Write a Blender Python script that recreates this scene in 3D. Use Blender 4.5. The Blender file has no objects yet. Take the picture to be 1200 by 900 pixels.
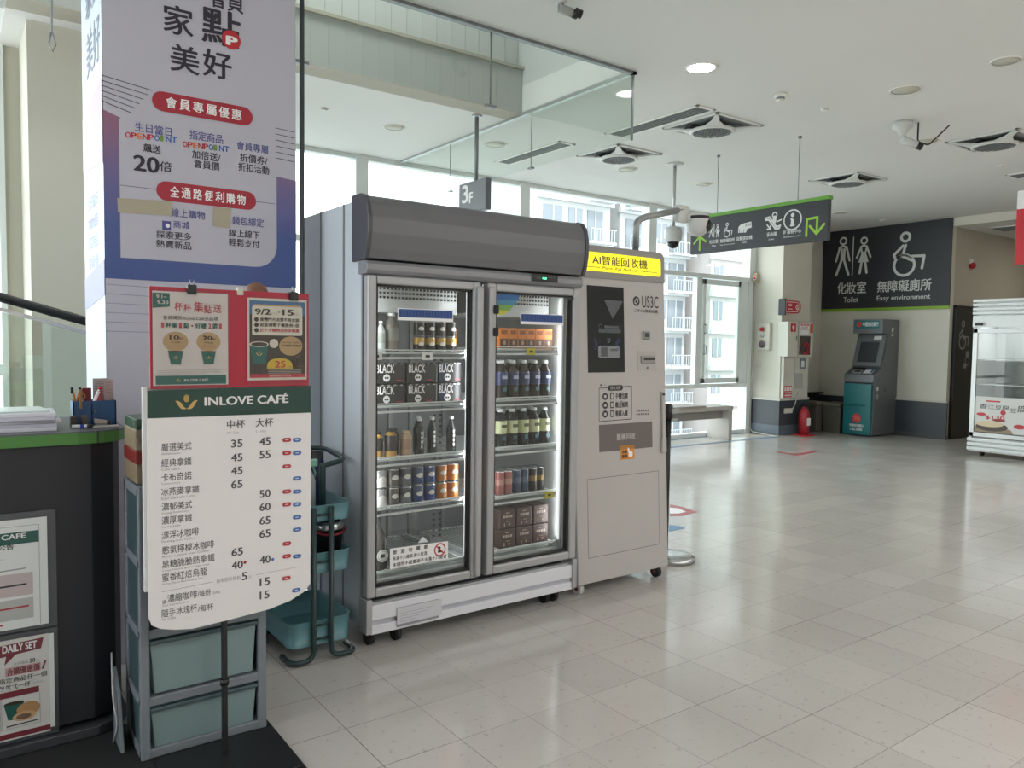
import bpy, bmesh, math, random
from mathutils import Vector, Matrix
random.seed(7)
C = bpy.context.scene.collection
SC = bpy.context.scene
PI = math.pi
V = Vector
# ------------------------------------------------------------------ camera
YAW, PITCH, ROLL, FPX, H = 0.631095, -0.0526274, 0.0137511, 905.24, 1.42
fw = V((math.sin(YAW) * math.cos(PITCH), math.cos(YAW) * math.cos(PITCH), math.sin(PITCH)))
r0 = V((math.cos(YAW), -math.sin(YAW), 0)); u0 = r0.cross(fw)
rt = r0 * math.cos(ROLL) + u0 * math.sin(ROLL)
up = -r0 * math.sin(ROLL) + u0 * math.cos(ROLL)
CAM = V((0, 0, H))
cd = bpy.data.cameras.new('camera'); cam = bpy.data.objects.new('camera', cd); C.objects.link(cam)
cam.matrix_world = Matrix(((rt.x, up.x, -fw.x, 0), (rt.y, up.y, -fw.y, 0), (rt.z, up.z, -fw.z, H), (0, 0, 0, 1)))
cd.sensor_width = 36; cd.sensor_fit = 'HORIZONTAL'; cd.lens = FPX / 1200 * 36; cd.clip_start = 0.05; cd.clip_end = 500
SC.camera = cam
SC.view_settings.view_transform = 'Standard'; SC.view_settings.look = 'None'
SC.view_settings.exposure = 1.4; SC.view_settings.gamma = 1.0; SC.view_settings.use_curve_mapping = False
SC.cycles.max_bounces = 10; SC.cycles.transparent_max_bounces = 24; SC.cycles.diffuse_bounces = 5
SC.cycles.caustics_reflective = False; SC.cycles.caustics_refractive = False; SC.cycles.sample_clamp_indirect = 6
# ------------------------------------------------------------------ world and lights
SKY = 2.1
w = bpy.data.worlds.new('sky'); SC.world = w; w.use_nodes = True
nt = w.node_tree; bg = nt.nodes['Background']
tc = nt.nodes.new('ShaderNodeTexCoord'); nz = nt.nodes.new('ShaderNodeTexNoise'); cr = nt.nodes.new('ShaderNodeValToRGB')
nz.inputs['Scale'].default_value = 3.2; nz.inputs['Detail'].default_value = 6
nt.links.new(tc.outputs['Generated'], nz.inputs['Vector']); nt.links.new(nz.outputs['Fac'], cr.inputs['Fac'])
cr.color_ramp.elements[0].position = 0.36; cr.color_ramp.elements[0].color = (0.22, 0.44, 0.56, 1)
cr.color_ramp.elements[1].position = 0.52; cr.color_ramp.elements[1].color = (0.99, 1.0, 1.0, 1)
nt.links.new(cr.outputs['Color'], bg.inputs['Color']); bg.inputs['Strength'].default_value = SKY


def light(name, kind, loc, energy, rot=(0, 0, 0), sx=1, sy=1, col=(1, 1, 1)):
    l = bpy.data.lights.new(name, kind); l.energy = energy; l.color = col
    if kind == 'AREA': l.shape = 'RECTANGLE'; l.size = sx; l.size_y = sy
    o = bpy.data.objects.new(name, l); C.objects.link(o); o.location = loc; o.rotation_euler = rot
    return o


s = light('sun', 'SUN', (0, -10, 30), 1.6, (math.radians(42), 0, math.radians(-25)), col=(1, .99, .97)); s.data.angle = 0.05
p = light('window_portal', 'AREA', (3.8, 7.88, 1.75), 1, (-PI / 2, 0, 0), 13.4, 3.4); p.data.cycles.is_portal = True
p = light('window_portal', 'AREA', (-3.95, 4.2, 2.1), 1, (0, PI / 2, 0), 4.0, 7.4); p.data.cycles.is_portal = True
p.rotation_euler = (0, -PI / 2, 0)
LAMP = 0.95
for i, (x, y, e) in enumerate([(1.0, -1.6, 26), (5.0, -1.6, 26), (9.0, -1.6, 26), (3.0, -3.8, 22), (7.5, -3.8, 22), (8.6, 1.0, 14)]):
    light('ceiling_strip_lamp', 'AREA', (x, y, 3.43), e * LAMP, (0, 0, 0), 2.4, 0.16, (1, .99, 1))
light('upper_floor_lamp', 'AREA', (1.6, 4.95, 5.1), 15, (0, 0, 0), 3.5, 0.6, (.97, 1, .98))
for x, r in ((2.094, -35), (1.572, 35), (2.702, -35), (2.184, 35)):
    l = light('fridge_led_lamp', 'AREA', (x, 3.262, 1.01), .85, (0, 0, 0), 1.3, .012, (.95, .98, 1))
    d_ = V((math.sin(math.radians(r)), math.cos(math.radians(r)), 0)); l.matrix_world = Matrix.Translation(l.location) @ Matrix(((0, -d_.y, -d_.x), (0, d_.x, -d_.y), (1, 0, 0))).to_4x4()
light('display_fridge_fill', 'AREA', (11.4, 4.2, 1.83), 1.6, (0, 0, 0), .3, .9, (1, 1, 1))  # unseen fill light, added to brighten the inside of the white display fridge
light('corridor_lamp', 'AREA', (14.5, 4.2, 3.3), 5, (0, 0, 0), .6, .6, (1, .93, .82))


# ------------------------------------------------------------------ helpers
def lin(c): return c / 12.92 if c <= 0.04045 else ((c + 0.055) / 1.055) ** 2.4
def hexc(h): return tuple(lin(int(h[i:i + 2], 16) / 255) for i in (0, 2, 4)) + (1,)


MATS = {}
def mat(name, h, rough=0.5, metal=0.0, emit=0, var=0.0, scale=6, bump=0, spec=0.5):
    """Principled material with procedural noise in colour, roughness and bump."""
    if name in MATS: return MATS[name]
    m = bpy.data.materials.new(name); m.use_nodes = True; n = m.node_tree; b = n.nodes['Principled BSDF']
    c = hexc(h); b.inputs['Base Color'].default_value = c; b.inputs['Roughness'].default_value = rough
    b.inputs['Metallic'].default_value = metal; b.inputs['Specular IOR Level'].default_value = spec
    if emit: b.inputs['Emission Color'].default_value = c; b.inputs['Emission Strength'].default_value = emit
    if var or bump:
        t = n.nodes.new('ShaderNodeTexCoord'); z = n.nodes.new('ShaderNodeTexNoise')
        z.inputs['Scale'].default_value = scale; z.inputs['Detail'].default_value = 4
        n.links.new(t.outputs['Object'], z.inputs['Vector'])
        if var:
            x = n.nodes.new('ShaderNodeMixRGB'); x.inputs[1].default_value = tuple(k * (1 - var) for k in c[:3]) + (1,)
            x.inputs[2].default_value = tuple(min(1, k * (1 + var)) for k in c[:3]) + (1,)
            n.links.new(z.outputs['Fac'], x.inputs[0]); n.links.new(x.outputs[0], b.inputs['Base Color'])
        if bump:
            bp = n.nodes.new('ShaderNodeBump'); bp.inputs['Strength'].default_value = bump; bp.inputs['Distance'].default_value = 0.01
            n.links.new(z.outputs['Fac'], bp.inputs['Height']); n.links.new(bp.outputs[0], b.inputs['Normal'])
    MATS[name] = m
    return m


def glass(name, h, f0=0.04, fmax=0.9, rough=0.0):
    if name in MATS: return MATS[name]
    m = bpy.data.materials.new(name); m.use_nodes = True; n = m.node_tree; n.nodes.clear()
    o = n.nodes.new('ShaderNodeOutputMaterial'); mx = n.nodes.new('ShaderNodeMixShader')
    t = n.nodes.new('ShaderNodeBsdfTransparent'); t.inputs[0].default_value = hexc(h)
    g = n.nodes.new('ShaderNodeBsdfGlossy'); g.inputs['Roughness'].default_value = rough
    lw = n.nodes.new('ShaderNodeLayerWeight'); lw.inputs[0].default_value = 0.5
    pw = n.nodes.new('ShaderNodeMath'); pw.operation = 'POWER'; pw.inputs[1].default_value = 5
    ma = n.nodes.new('ShaderNodeMath'); ma.operation = 'MULTIPLY_ADD'; ma.inputs[1].default_value = fmax; ma.inputs[2].default_value = f0
    n.links.new(lw.outputs['Facing'], pw.inputs[0]); n.links.new(pw.outputs[0], ma.inputs[0]); n.links.new(ma.outputs[0], mx.inputs[0])
    n.links.new(t.outputs[0], mx.inputs[1]); n.links.new(g.outputs[0], mx.inputs[2]); n.links.new(mx.outputs[0], o.inputs[0])
    MATS[name] = m
    return m


class Frame:
    """A flat face: origin, right direction, up direction. px() finds where a point of the photograph falls on that face."""
    def __init__(s, o, u, v): s.o = V(o); s.u = V(u).normalized(); s.v = V(v).normalized(); s.n = s.u.cross(s.v)
    def at(s, u, v, d=0): return s.o + s.u * u + s.v * v + s.n * d
    def px(s, x, y):
        d = fw + rt * ((x - 600) / FPX) - up * ((y - 450) / FPX)
        q = CAM + d * ((s.o - CAM).dot(s.n) / d.dot(s.n)) - s.o
        return q.dot(s.u), q.dot(s.v)
def FY(y): return Frame((0, y, 0), (1, 0, 0), (0, 0, 1))          # faces the camera side of a plane of constant y
def FX(x): return Frame((x, 0, 0), (0, -1, 0), (0, 0, 1))
def FZ(z): return Frame((0, 0, z), (1, 0, 0), (0, 1, 0))
def ceilpt(x, y): return FZ(3.46).px(x, y)


def fillet(pts, r, n=5):
    pts = [V(p) for p in pts]; out = [pts[0]]
    for a, b, c in zip(pts, pts[1:], pts[2:]):
        d1 = (a - b); d2 = (c - b); k = min(r, d1.length * .49, d2.length * .49)
        p, q = b + d1.normalized() * k, b + d2.normalized() * k
        for i in range(n + 1):
            t = i / n; out.append(p * (1 - t) ** 2 + b * 2 * t * (1 - t) + q * t * t)
    return out + [pts[-1]]


TEXTS = {}
def text_mesh(s):
    k = s
    if k not in TEXTS:
        c = bpy.data.curves.new('lettering', 'FONT'); c.body = s; c.size = 1; c.resolution_u = 3
        o = bpy.data.objects.new('lettering', c); me = bpy.data.meshes.new_from_object(o)
        vs = [v.co.copy() for v in me.vertices]; fs = [tuple(f.vertices) for f in me.polygons]
        bpy.data.objects.remove(o); bpy.data.meshes.remove(me)
        TEXTS[k] = (vs, fs, min(v.x for v in vs), max(v.x for v in vs), min(v.y for v in vs), max(v.y for v in vs))
    return TEXTS[k]


class MB:
    def __init__(s): s.bm = bmesh.new(); s.mats = []; s.smooth = False
    def mi(s, m):
        if m not in s.mats: s.mats.append(m)
        return s.mats.index(m)
    def face(s, pts, m, sm=False):
        try: f = s.bm.faces.new([s.bm.verts.new(p) for p in pts])
        except ValueError: return
        f.material_index = s.mi(m); f.smooth = sm
        return f
    def mesh(s, vs, fs, m, sm=False):
        b = [s.bm.verts.new(v) for v in vs]; k = s.mi(m)
        for f in fs:
            try: q = s.bm.faces.new([b[i] for i in f]); q.material_index = k; q.smooth = sm
            except ValueError: pass
        return s
    def box(s, x0, x1, y0, y1, z0, z1, m, bev=0, seg=2):
        vs = [V((x, y, z)) for x in (x0, x1) for y in (y0, y1) for z in (z0, z1)]
        fs = [(0, 1, 3, 2), (4, 6, 7, 5), (0, 4, 5, 1), (2, 3, 7, 6), (0, 2, 6, 4), (1, 5, 7, 3)]
        return s._solid(vs, fs, m, bev, seg)
    def _solid(s, vs, fs, m, bev, seg=2):
        t = bmesh.new(); b = [t.verts.new(v) for v in vs]
        for f in fs: t.faces.new([b[i] for i in f])
        if bev: bmesh.ops.bevel(t, geom=t.edges[:], offset=bev, segments=seg, profile=.5, affect='EDGES', clamp_overlap=True)
        bmesh.ops.recalc_face_normals(t, faces=t.faces[:])
        t.verts.index_update()
        s.mesh([v.co.copy() for v in t.verts], [[v.index for v in f.verts] for f in t.faces], m); t.free()
        return s
    def obox(s, F, u0, u1, v0, v1, d0, d1, m, bev=0):
        vs = [F.at(u, v, d) for u in (u0, u1) for v in (v0, v1) for d in (d0, d1)]
        fs = [(0, 1, 3, 2), (4, 6, 7, 5), (0, 4, 5, 1), (2, 3, 7, 6), (0, 2, 6, 4), (1, 5, 7, 3)]
        return s._solid(vs, fs, m, bev)
    def prism(s, F, pts, d0, d1, m, bev=0, sm=False):
        n = len(pts); vs = [F.at(a, b, d0) for a, b in pts] + [F.at(a, b, d1) for a, b in pts]
        fs = [tuple(range(n)), tuple(range(n, 2 * n))] + [(i, (i + 1) % n, n + (i + 1) % n, n + i) for i in range(n)]
        return s._solid(vs, fs, m, bev)
    def lathe(s, prof, c, n=20, ax=(0, 0, 1), caps=True):
        """prof: list of (radius, height, material of the band above)"""
        a = V(ax).normalized(); e = V((1, 0, 0)) if abs(a.x) < .9 else V((0, 1, 0)); u = (e - a * e.dot(a)).normalized(); v = a.cross(u); c = V(c)
        rings = [[s.bm.verts.new(c + a * z + (u * math.cos(2 * PI * i / n) + v * math.sin(2 * PI * i / n)) * max(r, 1e-4)) for i in range(n)] for r, z, _ in prof]
        for k in range(len(prof) - 1):
            mi = s.mi(prof[k][2])
            for i in range(n):
                f = s.bm.faces.new([rings[k][i], rings[k][(i + 1) % n], rings[k + 1][(i + 1) % n], rings[k + 1][i]]); f.material_index = mi; f.smooth = True
        if caps and prof[0][0] > 2e-4: f = s.bm.faces.new(rings[0][::-1]); f.material_index = s.mi(prof[0][2])
        if caps and prof[-1][0] > 2e-4: f = s.bm.faces.new(rings[-1]); f.material_index = s.mi(prof[-2][2])
        return s
    def cyl(s, p0, p1, r, m, n=16, r2=None):
        p0, p1 = V(p0), V(p1); d = p1 - p0
        return s.lathe([(r, 0, m), (r if r2 is None else r2, d.length, m)], p0, n, d)
    def ball(s, c, r, m, n=16, k=8, sq=1):
        return s.lathe([(r * math.sin(PI * i / k), -r * sq * math.cos(PI * i / k), m) for i in range(k + 1)], c, n)
    def tube(s, pts, r, m, n=8, closed=False):
        pts = [V(p) for p in pts]; N = len(pts); rings = []; prev = None
        for i, p in enumerate(pts):
            if closed: t = pts[(i + 1) % N] - pts[i - 1]
            else: t = pts[min(i + 1, N - 1)] - pts[max(i - 1, 0)]
            t.normalize()
            if prev is None:
                e = V((0, 0, 1)) if abs(t.z) < .9 else V((1, 0, 0)); prev = (e - t * e.dot(t)).normalized()
            else: prev = (prev - t * prev.dot(t)).normalized()
            b = t.cross(prev)
            rings.append([s.bm.verts.new(p + (prev * math.cos(2 * PI * j / n) + b * math.sin(2 * PI * j / n)) * r) for j in range(n)])
        k = s.mi(m)
        for i in range(N if closed else N - 1):
            A, B = rings[i], rings[(i + 1) % N]
            for j in range(n):
                f = s.bm.faces.new([A[j], A[(j + 1) % n], B[(j + 1) % n], B[j]]); f.material_index = k; f.smooth = True
        if not closed:
            for q in (rings[0][::-1], rings[-1]): f = s.bm.faces.new(q); f.material_index = k
        return s
    # ---- flat print on a frame
    def poly(s, F, pts, m, d=.0008): s.face([F.at(a, b, d) for a, b in pts], m); return s
    def rect(s, F, u0, v0, u1, v1, m, d=.0008): return s.poly(F, [(u0, v0), (u1, v0), (u1, v1), (u0, v1)], m, d)
    def disc(s, F, u, v, r, m, d=.0008, n=20, rv=None): return s.poly(F, [(u + r * math.cos(2 * PI * i / n), v + (rv or r) * math.sin(2 * PI * i / n)) for i in range(n)], m, d)
    def ring(s, F, u, v, r, w, m, d=.0008, n=28, a0=0, a1=2 * PI):
        for i in range(n):
            a, b = a0 + (a1 - a0) * i / n, a0 + (a1 - a0) * (i + 1) / n
            s.poly(F, [(u + q * math.cos(t), v + q * math.sin(t)) for q, t in ((r, a), (r, b), (r + w, b), (r + w, a))], m, d)
        return s
    def stroke(s, F, pts, w, m, d=.0008, cap=True):
        for (a, b), (c, e) in zip(pts, pts[1:]):
            L = math.hypot(c - a, e - b) or 1; nx, ny = -(e - b) / L * w / 2, (c - a) / L * w / 2
            s.poly(F, [(a - nx, b - ny), (c - nx, e - ny), (c + nx, e + ny), (a + nx, b + ny)], m, d)
        if cap:
            for k, (a, b) in enumerate(pts): s.disc(F, a, b, w / 2, m, d + .00004 * (k % 3 + 1), 12)
        return s
    def txt(s, F, t, u0, v0, u1, v1, m, d=.0016, bold=0.0, fit=True):
        vs, fs, a, b, c, e = text_mesh(t)
        sv = (v1 - v0) / (e - c); su = (u1 - u0) / (b - a) if fit else sv
        off = 0 if fit else ((u1 - u0) - (b - a) * su) / 2
        for i, (dx, dy) in enumerate(((0, 0),) if not bold else ((-1, 0), (1, 0), (0, 1), (0, -1))):       # heavier type: the same letters set off by a hair
            s.mesh([F.at(u0 + off + (p.x - a + dx * bold) * su, v0 + (p.y - c + dy * bold * .6) * sv, d + .00003 * i) for p in vs], fs, m)
        return s
    # the same placed from two corners read off the photograph (left-bottom, right-bottom, height in pixels)
    def ptx(s, F, t, x0, y0, x1, h, m, d=.0016, bold=0.0):
        u0, v0 = F.px(x0, y0); _, v1 = F.px(x0, y0 - h); u1, _ = F.px(x1, y0)
        return s.txt(F, t, u0, v0, u1, v1, m, d, bold)
    def ppoly(s, F, pts, m, d=.0008): return s.poly(F, [F.px(*q) for q in pts], m, d)
    def pstroke(s, F, pts, w, m, d=.0008): return s.stroke(F, [F.px(*q) for q in pts], w, m, d)
    def pill(s, F, u0, v0, u1, v1, m, d=.0008, r=None, n=6):
        r = r or (v1 - v0) / 2; q = []
        for cx, cy, a in ((u1 - r, v0 + r, -PI / 2), (u1 - r, v1 - r, 0), (u0 + r, v1 - r, PI / 2), (u0 + r, v0 + r, PI)):
            q += [(cx + r * math.cos(a + PI / 2 * i / n), cy + r * math.sin(a + PI / 2 * i / n)) for i in range(n + 1)]
        return s.poly(F, q, m, d)
    def build(s, name, parent=None, label=None, cat=None, group=None, kind=None, loc=None):
        o0 = V(loc) if loc is not None else V((0, 0, 0))
        q = parent
        while q is not None: o0 = o0 + q.location; q = q.parent
        if o0.length: bmesh.ops.translate(s.bm, verts=s.bm.verts[:], vec=-o0)
        me = bpy.data.meshes.new(name); s.bm.to_mesh(me); s.bm.free()
        for m in s.mats: me.materials.append(m)
        o = bpy.data.objects.new(name, me); C.objects.link(o); o.parent = parent
        if loc is not None: o.location = loc
        if label: o['label'] = label
        if cat: o['category'] = cat
        if group: o['group'] = group
        if kind: o['kind'] = kind
        return o


def thing(name, label, cat, loc=(0, 0, 0), group=None, kind=None):
    o = bpy.data.objects.new(name, None); C.objects.link(o); o.location = loc; o.empty_display_size = .05
    if label: o['label'] = label
    if cat: o['category'] = cat
    if group: o['group'] = group
    if kind: o['kind'] = kind
    return o


def dup(root, loc, label=None, rz=None):
    r = root.copy(); C.objects.link(r); r.location = loc
    if label: r['label'] = label
    if rz is not None: r.rotation_euler = (0, 0, rz)
    for ch in list(root.children):
        c = ch.copy(); C.objects.link(c); c.parent = r
        for g in list(ch.children):
            d = g.copy(); C.objects.link(d); d.parent = c
    return r


ORD = ['leftmost', 'second from left', 'third from left', 'fourth from left', 'fifth from left', 'sixth from left', 'seventh from left']
def nth(i, n): return 'rightmost' if i == n - 1 else ORD[i]

# ------------------------------------------------------------------ materials
white = mat('white_paint', 'e6e4de', .5); black = mat('black', '141416', .45); ink = mat('ink', '2a2a2e', .6)
wallm = mat('wall_cream', 'd6d3c7', .75, var=.04, scale=1.5, bump=.03)
wallg = mat('wall_greige', 'b9b4a6', .75, var=.04, scale=1.5)
ceilm = mat('ceiling_plaster', 'dcdcd9', .8, var=.03, scale=.8, bump=.04)
alu = mat('aluminium', 'b9bcbc', .35, .6, var=.03); alud = mat('aluminium_dark', '85898a', .4, .5)
steel = mat('steel', 'c6c8c9', .25, .9); dark = mat('charcoal', '35363b', .5, var=.06)
skirt = mat('skirting_charcoal', '3c4148', .45, var=.08, scale=3)
paper = mat('paper', 'eceaea', .6); rubber = mat('rubber', '1b1b1c', .7)
red = mat('red', 'b8232f', .5); signred = mat('sign_red', 'c22a35', .5); blue = mat('print_blue', '2f62ad', .5)
green = mat('cafe_green', '143a31', .45); lime = mat('lime_green', '86b12c', .5); gold = mat('gold_print', 'b89a5a', .45)
windowglass = glass('window_glass', 'f4faf8', .03, .7); fridgeglass = glass('fridge_glass', 'f5f6f5', .03, .5)
smokeglass = glass('barrier_glass', 'f8fbf9', .04, .4); clearplastic = glass('clear_plastic', 'f9fafa', .014, .3, .05)


def floor_mat():
    m = bpy.data.materials.new('vinyl_tiles'); m.use_nodes = True; n = m.node_tree; b = n.nodes['Principled BSDF']; L = n.links.new
    def N(t): return n.nodes.new('ShaderNode' + t)
    def math_(op, a, b_=None):
        q = N('Math'); q.operation = op
        for i, k in enumerate((a, b_)):
            if k is None: continue
            if isinstance(k, (int, float)): q.inputs[i].default_value = k
            else: L(k, q.inputs[i])
        return q.outputs[0]
    g = N('NewGeometry'); sp = N('SeparateXYZ'); L(g.outputs['Position'], sp.inputs[0])
    T = .305
    tx = math_('DIVIDE', math_('SUBTRACT', sp.outputs['X'], 1.457), T); ty = math_('DIVIDE', math_('SUBTRACT', sp.outputs['Y'], 2.275), T)
    def dist(t):
        f = math_('FRACT', t); return math_('MULTIPLY', math_('MINIMUM', f, math_('SUBTRACT', 1.0, f)), T)
    d = math_('MINIMUM', dist(tx), dist(ty))
    joint = math_('LESS_THAN', d, .0015)
    cv = N('CombineXYZ'); L(math_('FLOOR', tx), cv.inputs[0]); L(math_('FLOOR', ty), cv.inputs[1])
    wn = N('TexWhiteNoise'); wn.noise_dimensions = '2D'; L(cv.outputs[0], wn.inputs['Vector'])
    n1 = N('TexNoise'); n1.inputs['Scale'].default_value = 2.2; n1.inputs['Detail'].default_value = 6; L(g.outputs['Position'], n1.inputs['Vector'])
    n2 = N('TexNoise'); n2.inputs['Scale'].default_value = 34; n2.inputs['Detail'].default_value = 3; L(g.outputs['Position'], n2.inputs['Vector'])
    jn = N('TexNoise'); jn.inputs['Scale'].default_value = 1.3; L(g.outputs['Position'], jn.inputs['Vector'])
    c1 = N('MixRGB'); c1.inputs[1].default_value = hexc('b3ada7'); c1.inputs[2].default_value = hexc('c3beb8'); L(math_('MULTIPLY_ADD', n1.outputs['Fac'], .7), c1.inputs[0])
    c1.inputs[0].default_value = .5
    c2 = N('MixRGB'); c2.blend_type = 'MULTIPLY'; L(c1.outputs[0], c2.inputs[1]); c2.inputs[0].default_value = 1
    rmp = N('ValToRGB'); rmp.color_ramp.elements[0].position = .30; rmp.color_ramp.elements[0].color = (.82, .80, .78, 1)
    rmp.color_ramp.elements[1].position = .37; rmp.color_ramp.elements[1].color = (1, 1, 1, 1); L(n2.outputs['Fac'], rmp.inputs[0]); L(rmp.outputs[0], c2.inputs[2])
    c3 = N('MixRGB'); c3.blend_type = 'MULTIPLY'; c3.inputs[0].default_value = 1; L(c2.outputs[0], c3.inputs[1])
    vr = N('MapRange'); vr.inputs['To Min'].default_value = .93; vr.inputs['To Max'].default_value = 1.03; L(wn.outputs['Value'], vr.inputs['Value']); L(vr.outputs[0], c3.inputs[2])
    c4 = N('MixRGB'); L(c3.outputs[0], c4.inputs[1]); c4.inputs[2].default_value = hexc('736b60')
    jr = N('MapRange'); jr.inputs['From Min'].default_value = .35; jr.inputs['From Max'].default_value = .65; jr.inputs['To Min'].default_value = .25; jr.inputs['To Max'].default_value = 1
    L(jn.outputs['Fac'], jr.inputs['Value']); L(math_('MULTIPLY', joint, jr.outputs[0]), c4.inputs[0]); L(c4.outputs[0], b.inputs['Base Color'])
    rr = N('MapRange'); rr.inputs['To Min'].default_value = .07; rr.inputs['To Max'].default_value = .20; L(n1.outputs['Fac'], rr.inputs['Value']); L(rr.outputs[0], b.inputs['Roughness'])
    b.inputs['Specular IOR Level'].default_value = .75
    n3 = N('TexNoise'); n3.inputs['Scale'].default_value = 9; L(g.outputs['Position'], n3.inputs['Vector'])
    bp = N('Bump'); bp.inputs['Strength'].default_value = .12; bp.inputs['Distance'].default_value = .004; L(n3.outputs['Fac'], bp.inputs['Height']); L(bp.outputs[0], b.inputs['Normal'])
    return m


# ------------------------------------------------------------------ the setting
CZ = 3.46; WY = 7.95
def struct(name, mb): return mb.build(name, kind='structure')
struct('floor', MB().box(-4, 16.2, -5, WY + .1, -.2, 0, floor_mat()))
c = MB(); c.box(-4, 16.2, -5, 4.245, CZ, CZ + .25, ceilm); c.box(4.185, 16.2, 4.245, WY + .1, CZ, CZ + .25, ceilm)
c.box(.33, 4.185, 5.84, WY + .1, CZ, CZ + .25, ceilm); struct('ceiling', c)
beam = mat('beam_beige', 'aeaa9c', .8)
struct('trim_1', MB().box(.33, 4.185, 5.63, 5.84, CZ, CZ + .012, beam).box(-4, 4.185, 4.235, 4.245, CZ, CZ + .25, beam))
vp = mat('void_panel', 'c6c9c6', .5, var=.03); vj = mat('void_joint', 'a9afa6', .6)
v = MB(); v.box(-4, 4.35, 5.632, 5.9, CZ + .012, 3.86, mat('void_panel_lower', 'adb0ac', .5, var=.03)).box(-4, 4.35, 5.70, 5.9, 3.86, 5.3, vp).box(-4, 4.35, 5.60, 5.7, 3.845, 3.87, beam)
for k in range(28): v.box(.4 + k * .14 - .002, .4 + k * .14 + .002, 5.63, 5.632, CZ + .02, 3.84, vj).box(.4 + k * .14 - .002, .4 + k * .14 + .002, 5.698, 5.7, 3.87, 5.25, vj)
v.box(4.185, 4.35, 4.0, 5.9, CZ + .25, 5.3, vp); v.box(-4, 4.35, 4.0, 4.24, CZ + .25, 5.3, vp); v.box(-4, 4.35, 4.0, 8.1, 5.3, 5.4, ceilm)
struct('wall_void', v)
struct('wall_behind', MB().box(-4, 16.2, -5.2, -5, -.2, CZ + .25, wallm))
wl = MB(); wl.box(-4.2, -4, -5.2, .4, -.2, 5.4, wallm).box(-4.2, -4, .4, WY + .1, -.2, .12, wallm).box(-4.2, -4, .4, WY + .1, 4.2, 5.4, wallm)
for k in range(5): wl.box(-4.2, -4, .4 + k * 1.85, .5 + k * 1.85, .12, 4.2, alu)
struct('wall_left', wl)
struct('wall_pillar', MB().box(.45, 1.42, 5.97, WY, 0, CZ, mat('wall_pillar_shaded', 'c4c1b3', .75, var=.04, scale=1.5)))  # wall colour darkened here, so the pillar's shade is part of the paint
struct('wall_right', MB().box(12.65, 12.75, 5.75, WY + .1, 0, CZ, wallm).box(12.65, 12.8, -5, 2.4, 0, CZ, wallm).box(12.65, 12.75, 2.4, 5.75, 3.33, CZ, wallm)
       .box(11.4, 12.65, WY, WY + .1, 0, CZ, wallm))
struct('wall_corridor', MB().box(12.75, 16.2, 5.75, 5.9, 0, 3.4, wallg).box(16, 16.2, 2.3, 5.8, 0, 3.4, wallg).box(12.8, 16.2, 2.3, 2.4, 0, 3.4, wallg).box(12.75, 16.2, 2.3, 5.8, 3.33, 3.43, ceilm))
pl = MB(); pl.box(10.68, 11.45, 7.4, WY, 0, CZ, wallm); struct('wall_column', pl)
cap = mat('skirting_cap', 'c9c6bd', .5)
b = MB(); b.box(12.615, 12.65, 5.72, WY, 0, .58, skirt).box(12.60, 12.65, 5.715, WY, .58, .605, cap).box(12.605, 12.65, 5.715, WY, 0, .07, mat('skirting_foot', '4a4d52', .5))
struct('baseboard_right', b)
b = MB(); b.box(10.655, 11.45, 7.375, WY, 0, .565, skirt).box(10.645, 11.45, 7.365, WY, .565, .60, cap).box(10.648, 11.45, 7.368, WY, 0, .17, mat('skirting_foot_blue', '5c6773', .5))
struct('baseboard_column', b)
struct('baseboard_back', MB().box(11.45, 12.62, WY - .03, WY, 0, .6, dark).box(11.45, 12.62, WY - .12, WY, .6, .63, black))
# ---- window wall
wf = mat('window_frame', 'dde3e2', .4, 0, var=.03)
MX = [1.49, 3.71, 5.95, 8.27, 10.6]
for i in range(4):
    a, e = MX[i] + .075, MX[i + 1] - .075
    zt = CZ
    t = thing('window_%d' % (i + 1), None, None, ((a + e) / 2, WY, 0), kind='structure')
    m = MB(); m.box(MX[i] - .075, a, WY - .04, WY + .12, 0, zt, wf, .004)
    if i == 3: m.box(e, 10.68, WY - .04, WY + .12, 0, zt, wf)
    for z0, z1, dd in ((0, .07, .02), (.77, .83, .05), (2.465, 2.53, .06), (zt - .05, zt, .02)): m.box(a, e, WY - dd, WY + .08, z0, z1, wf, .003)
    m.build('window_frame', t, kind='structure')
    if i == 3:
        sp = MB(); sp.box(9.27, 9.39, WY - .03, WY + .06, .83, 2.465, wf, .003).build('mullion', t)
        sm = MB()
        for q in ((9.40, 10.30, .84, .92), (9.40, 10.30, 2.37, 2.45), (9.40, 9.46, .84, 2.45), (10.24, 10.30, .84, 2.45)): sm.box(q[0], q[1], WY - .05, WY - .01, q[2], q[3], wf, .004)
        sm.box(10.30, e, WY - .02, WY + .05, .83, 2.465, wf)
        so = sm.build('sash', t)
        for z in (1.68, 1.36): MB().tube(fillet([(9.43, WY - .05, z + .07), (9.43, WY - .10, z + .06), (9.43, WY - .10, z - .06), (9.43, WY - .05, z - .07)], .02, 3), .009, alud, 6).build('handle', so, label='dark pull handle')
        MB().box(9.46, 10.24, WY - .033, WY - .027, .92, 2.37, windowglass).build('pane', so)
    gm = MB()
    for z0, z1 in ((.07, .77), (.83, 2.465), (2.53, zt - .05)):
        gm.face([(a, WY + .03, z0), (e, WY + .03, z0), (e, WY + .03, z1), (a, WY + .03, z1)], windowglass)
    gm.build('pane', t)
t = thing('window_5', None, None, (-1.8, 6.62, 0), kind='structure')
m = MB(); m.box(.352, .45, 6.60, 6.74, 0, 3.6, mat('jamb_beige', 'b9b6a8', .6)).box(.315, .352, 6.58, 6.70, 0, 3.6, wf)
for z in (.04, 1.18, 2.42, 3.55): m.box(-4, .315, 6.59, 6.70, z - .04, z + .04, wf)
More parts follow.
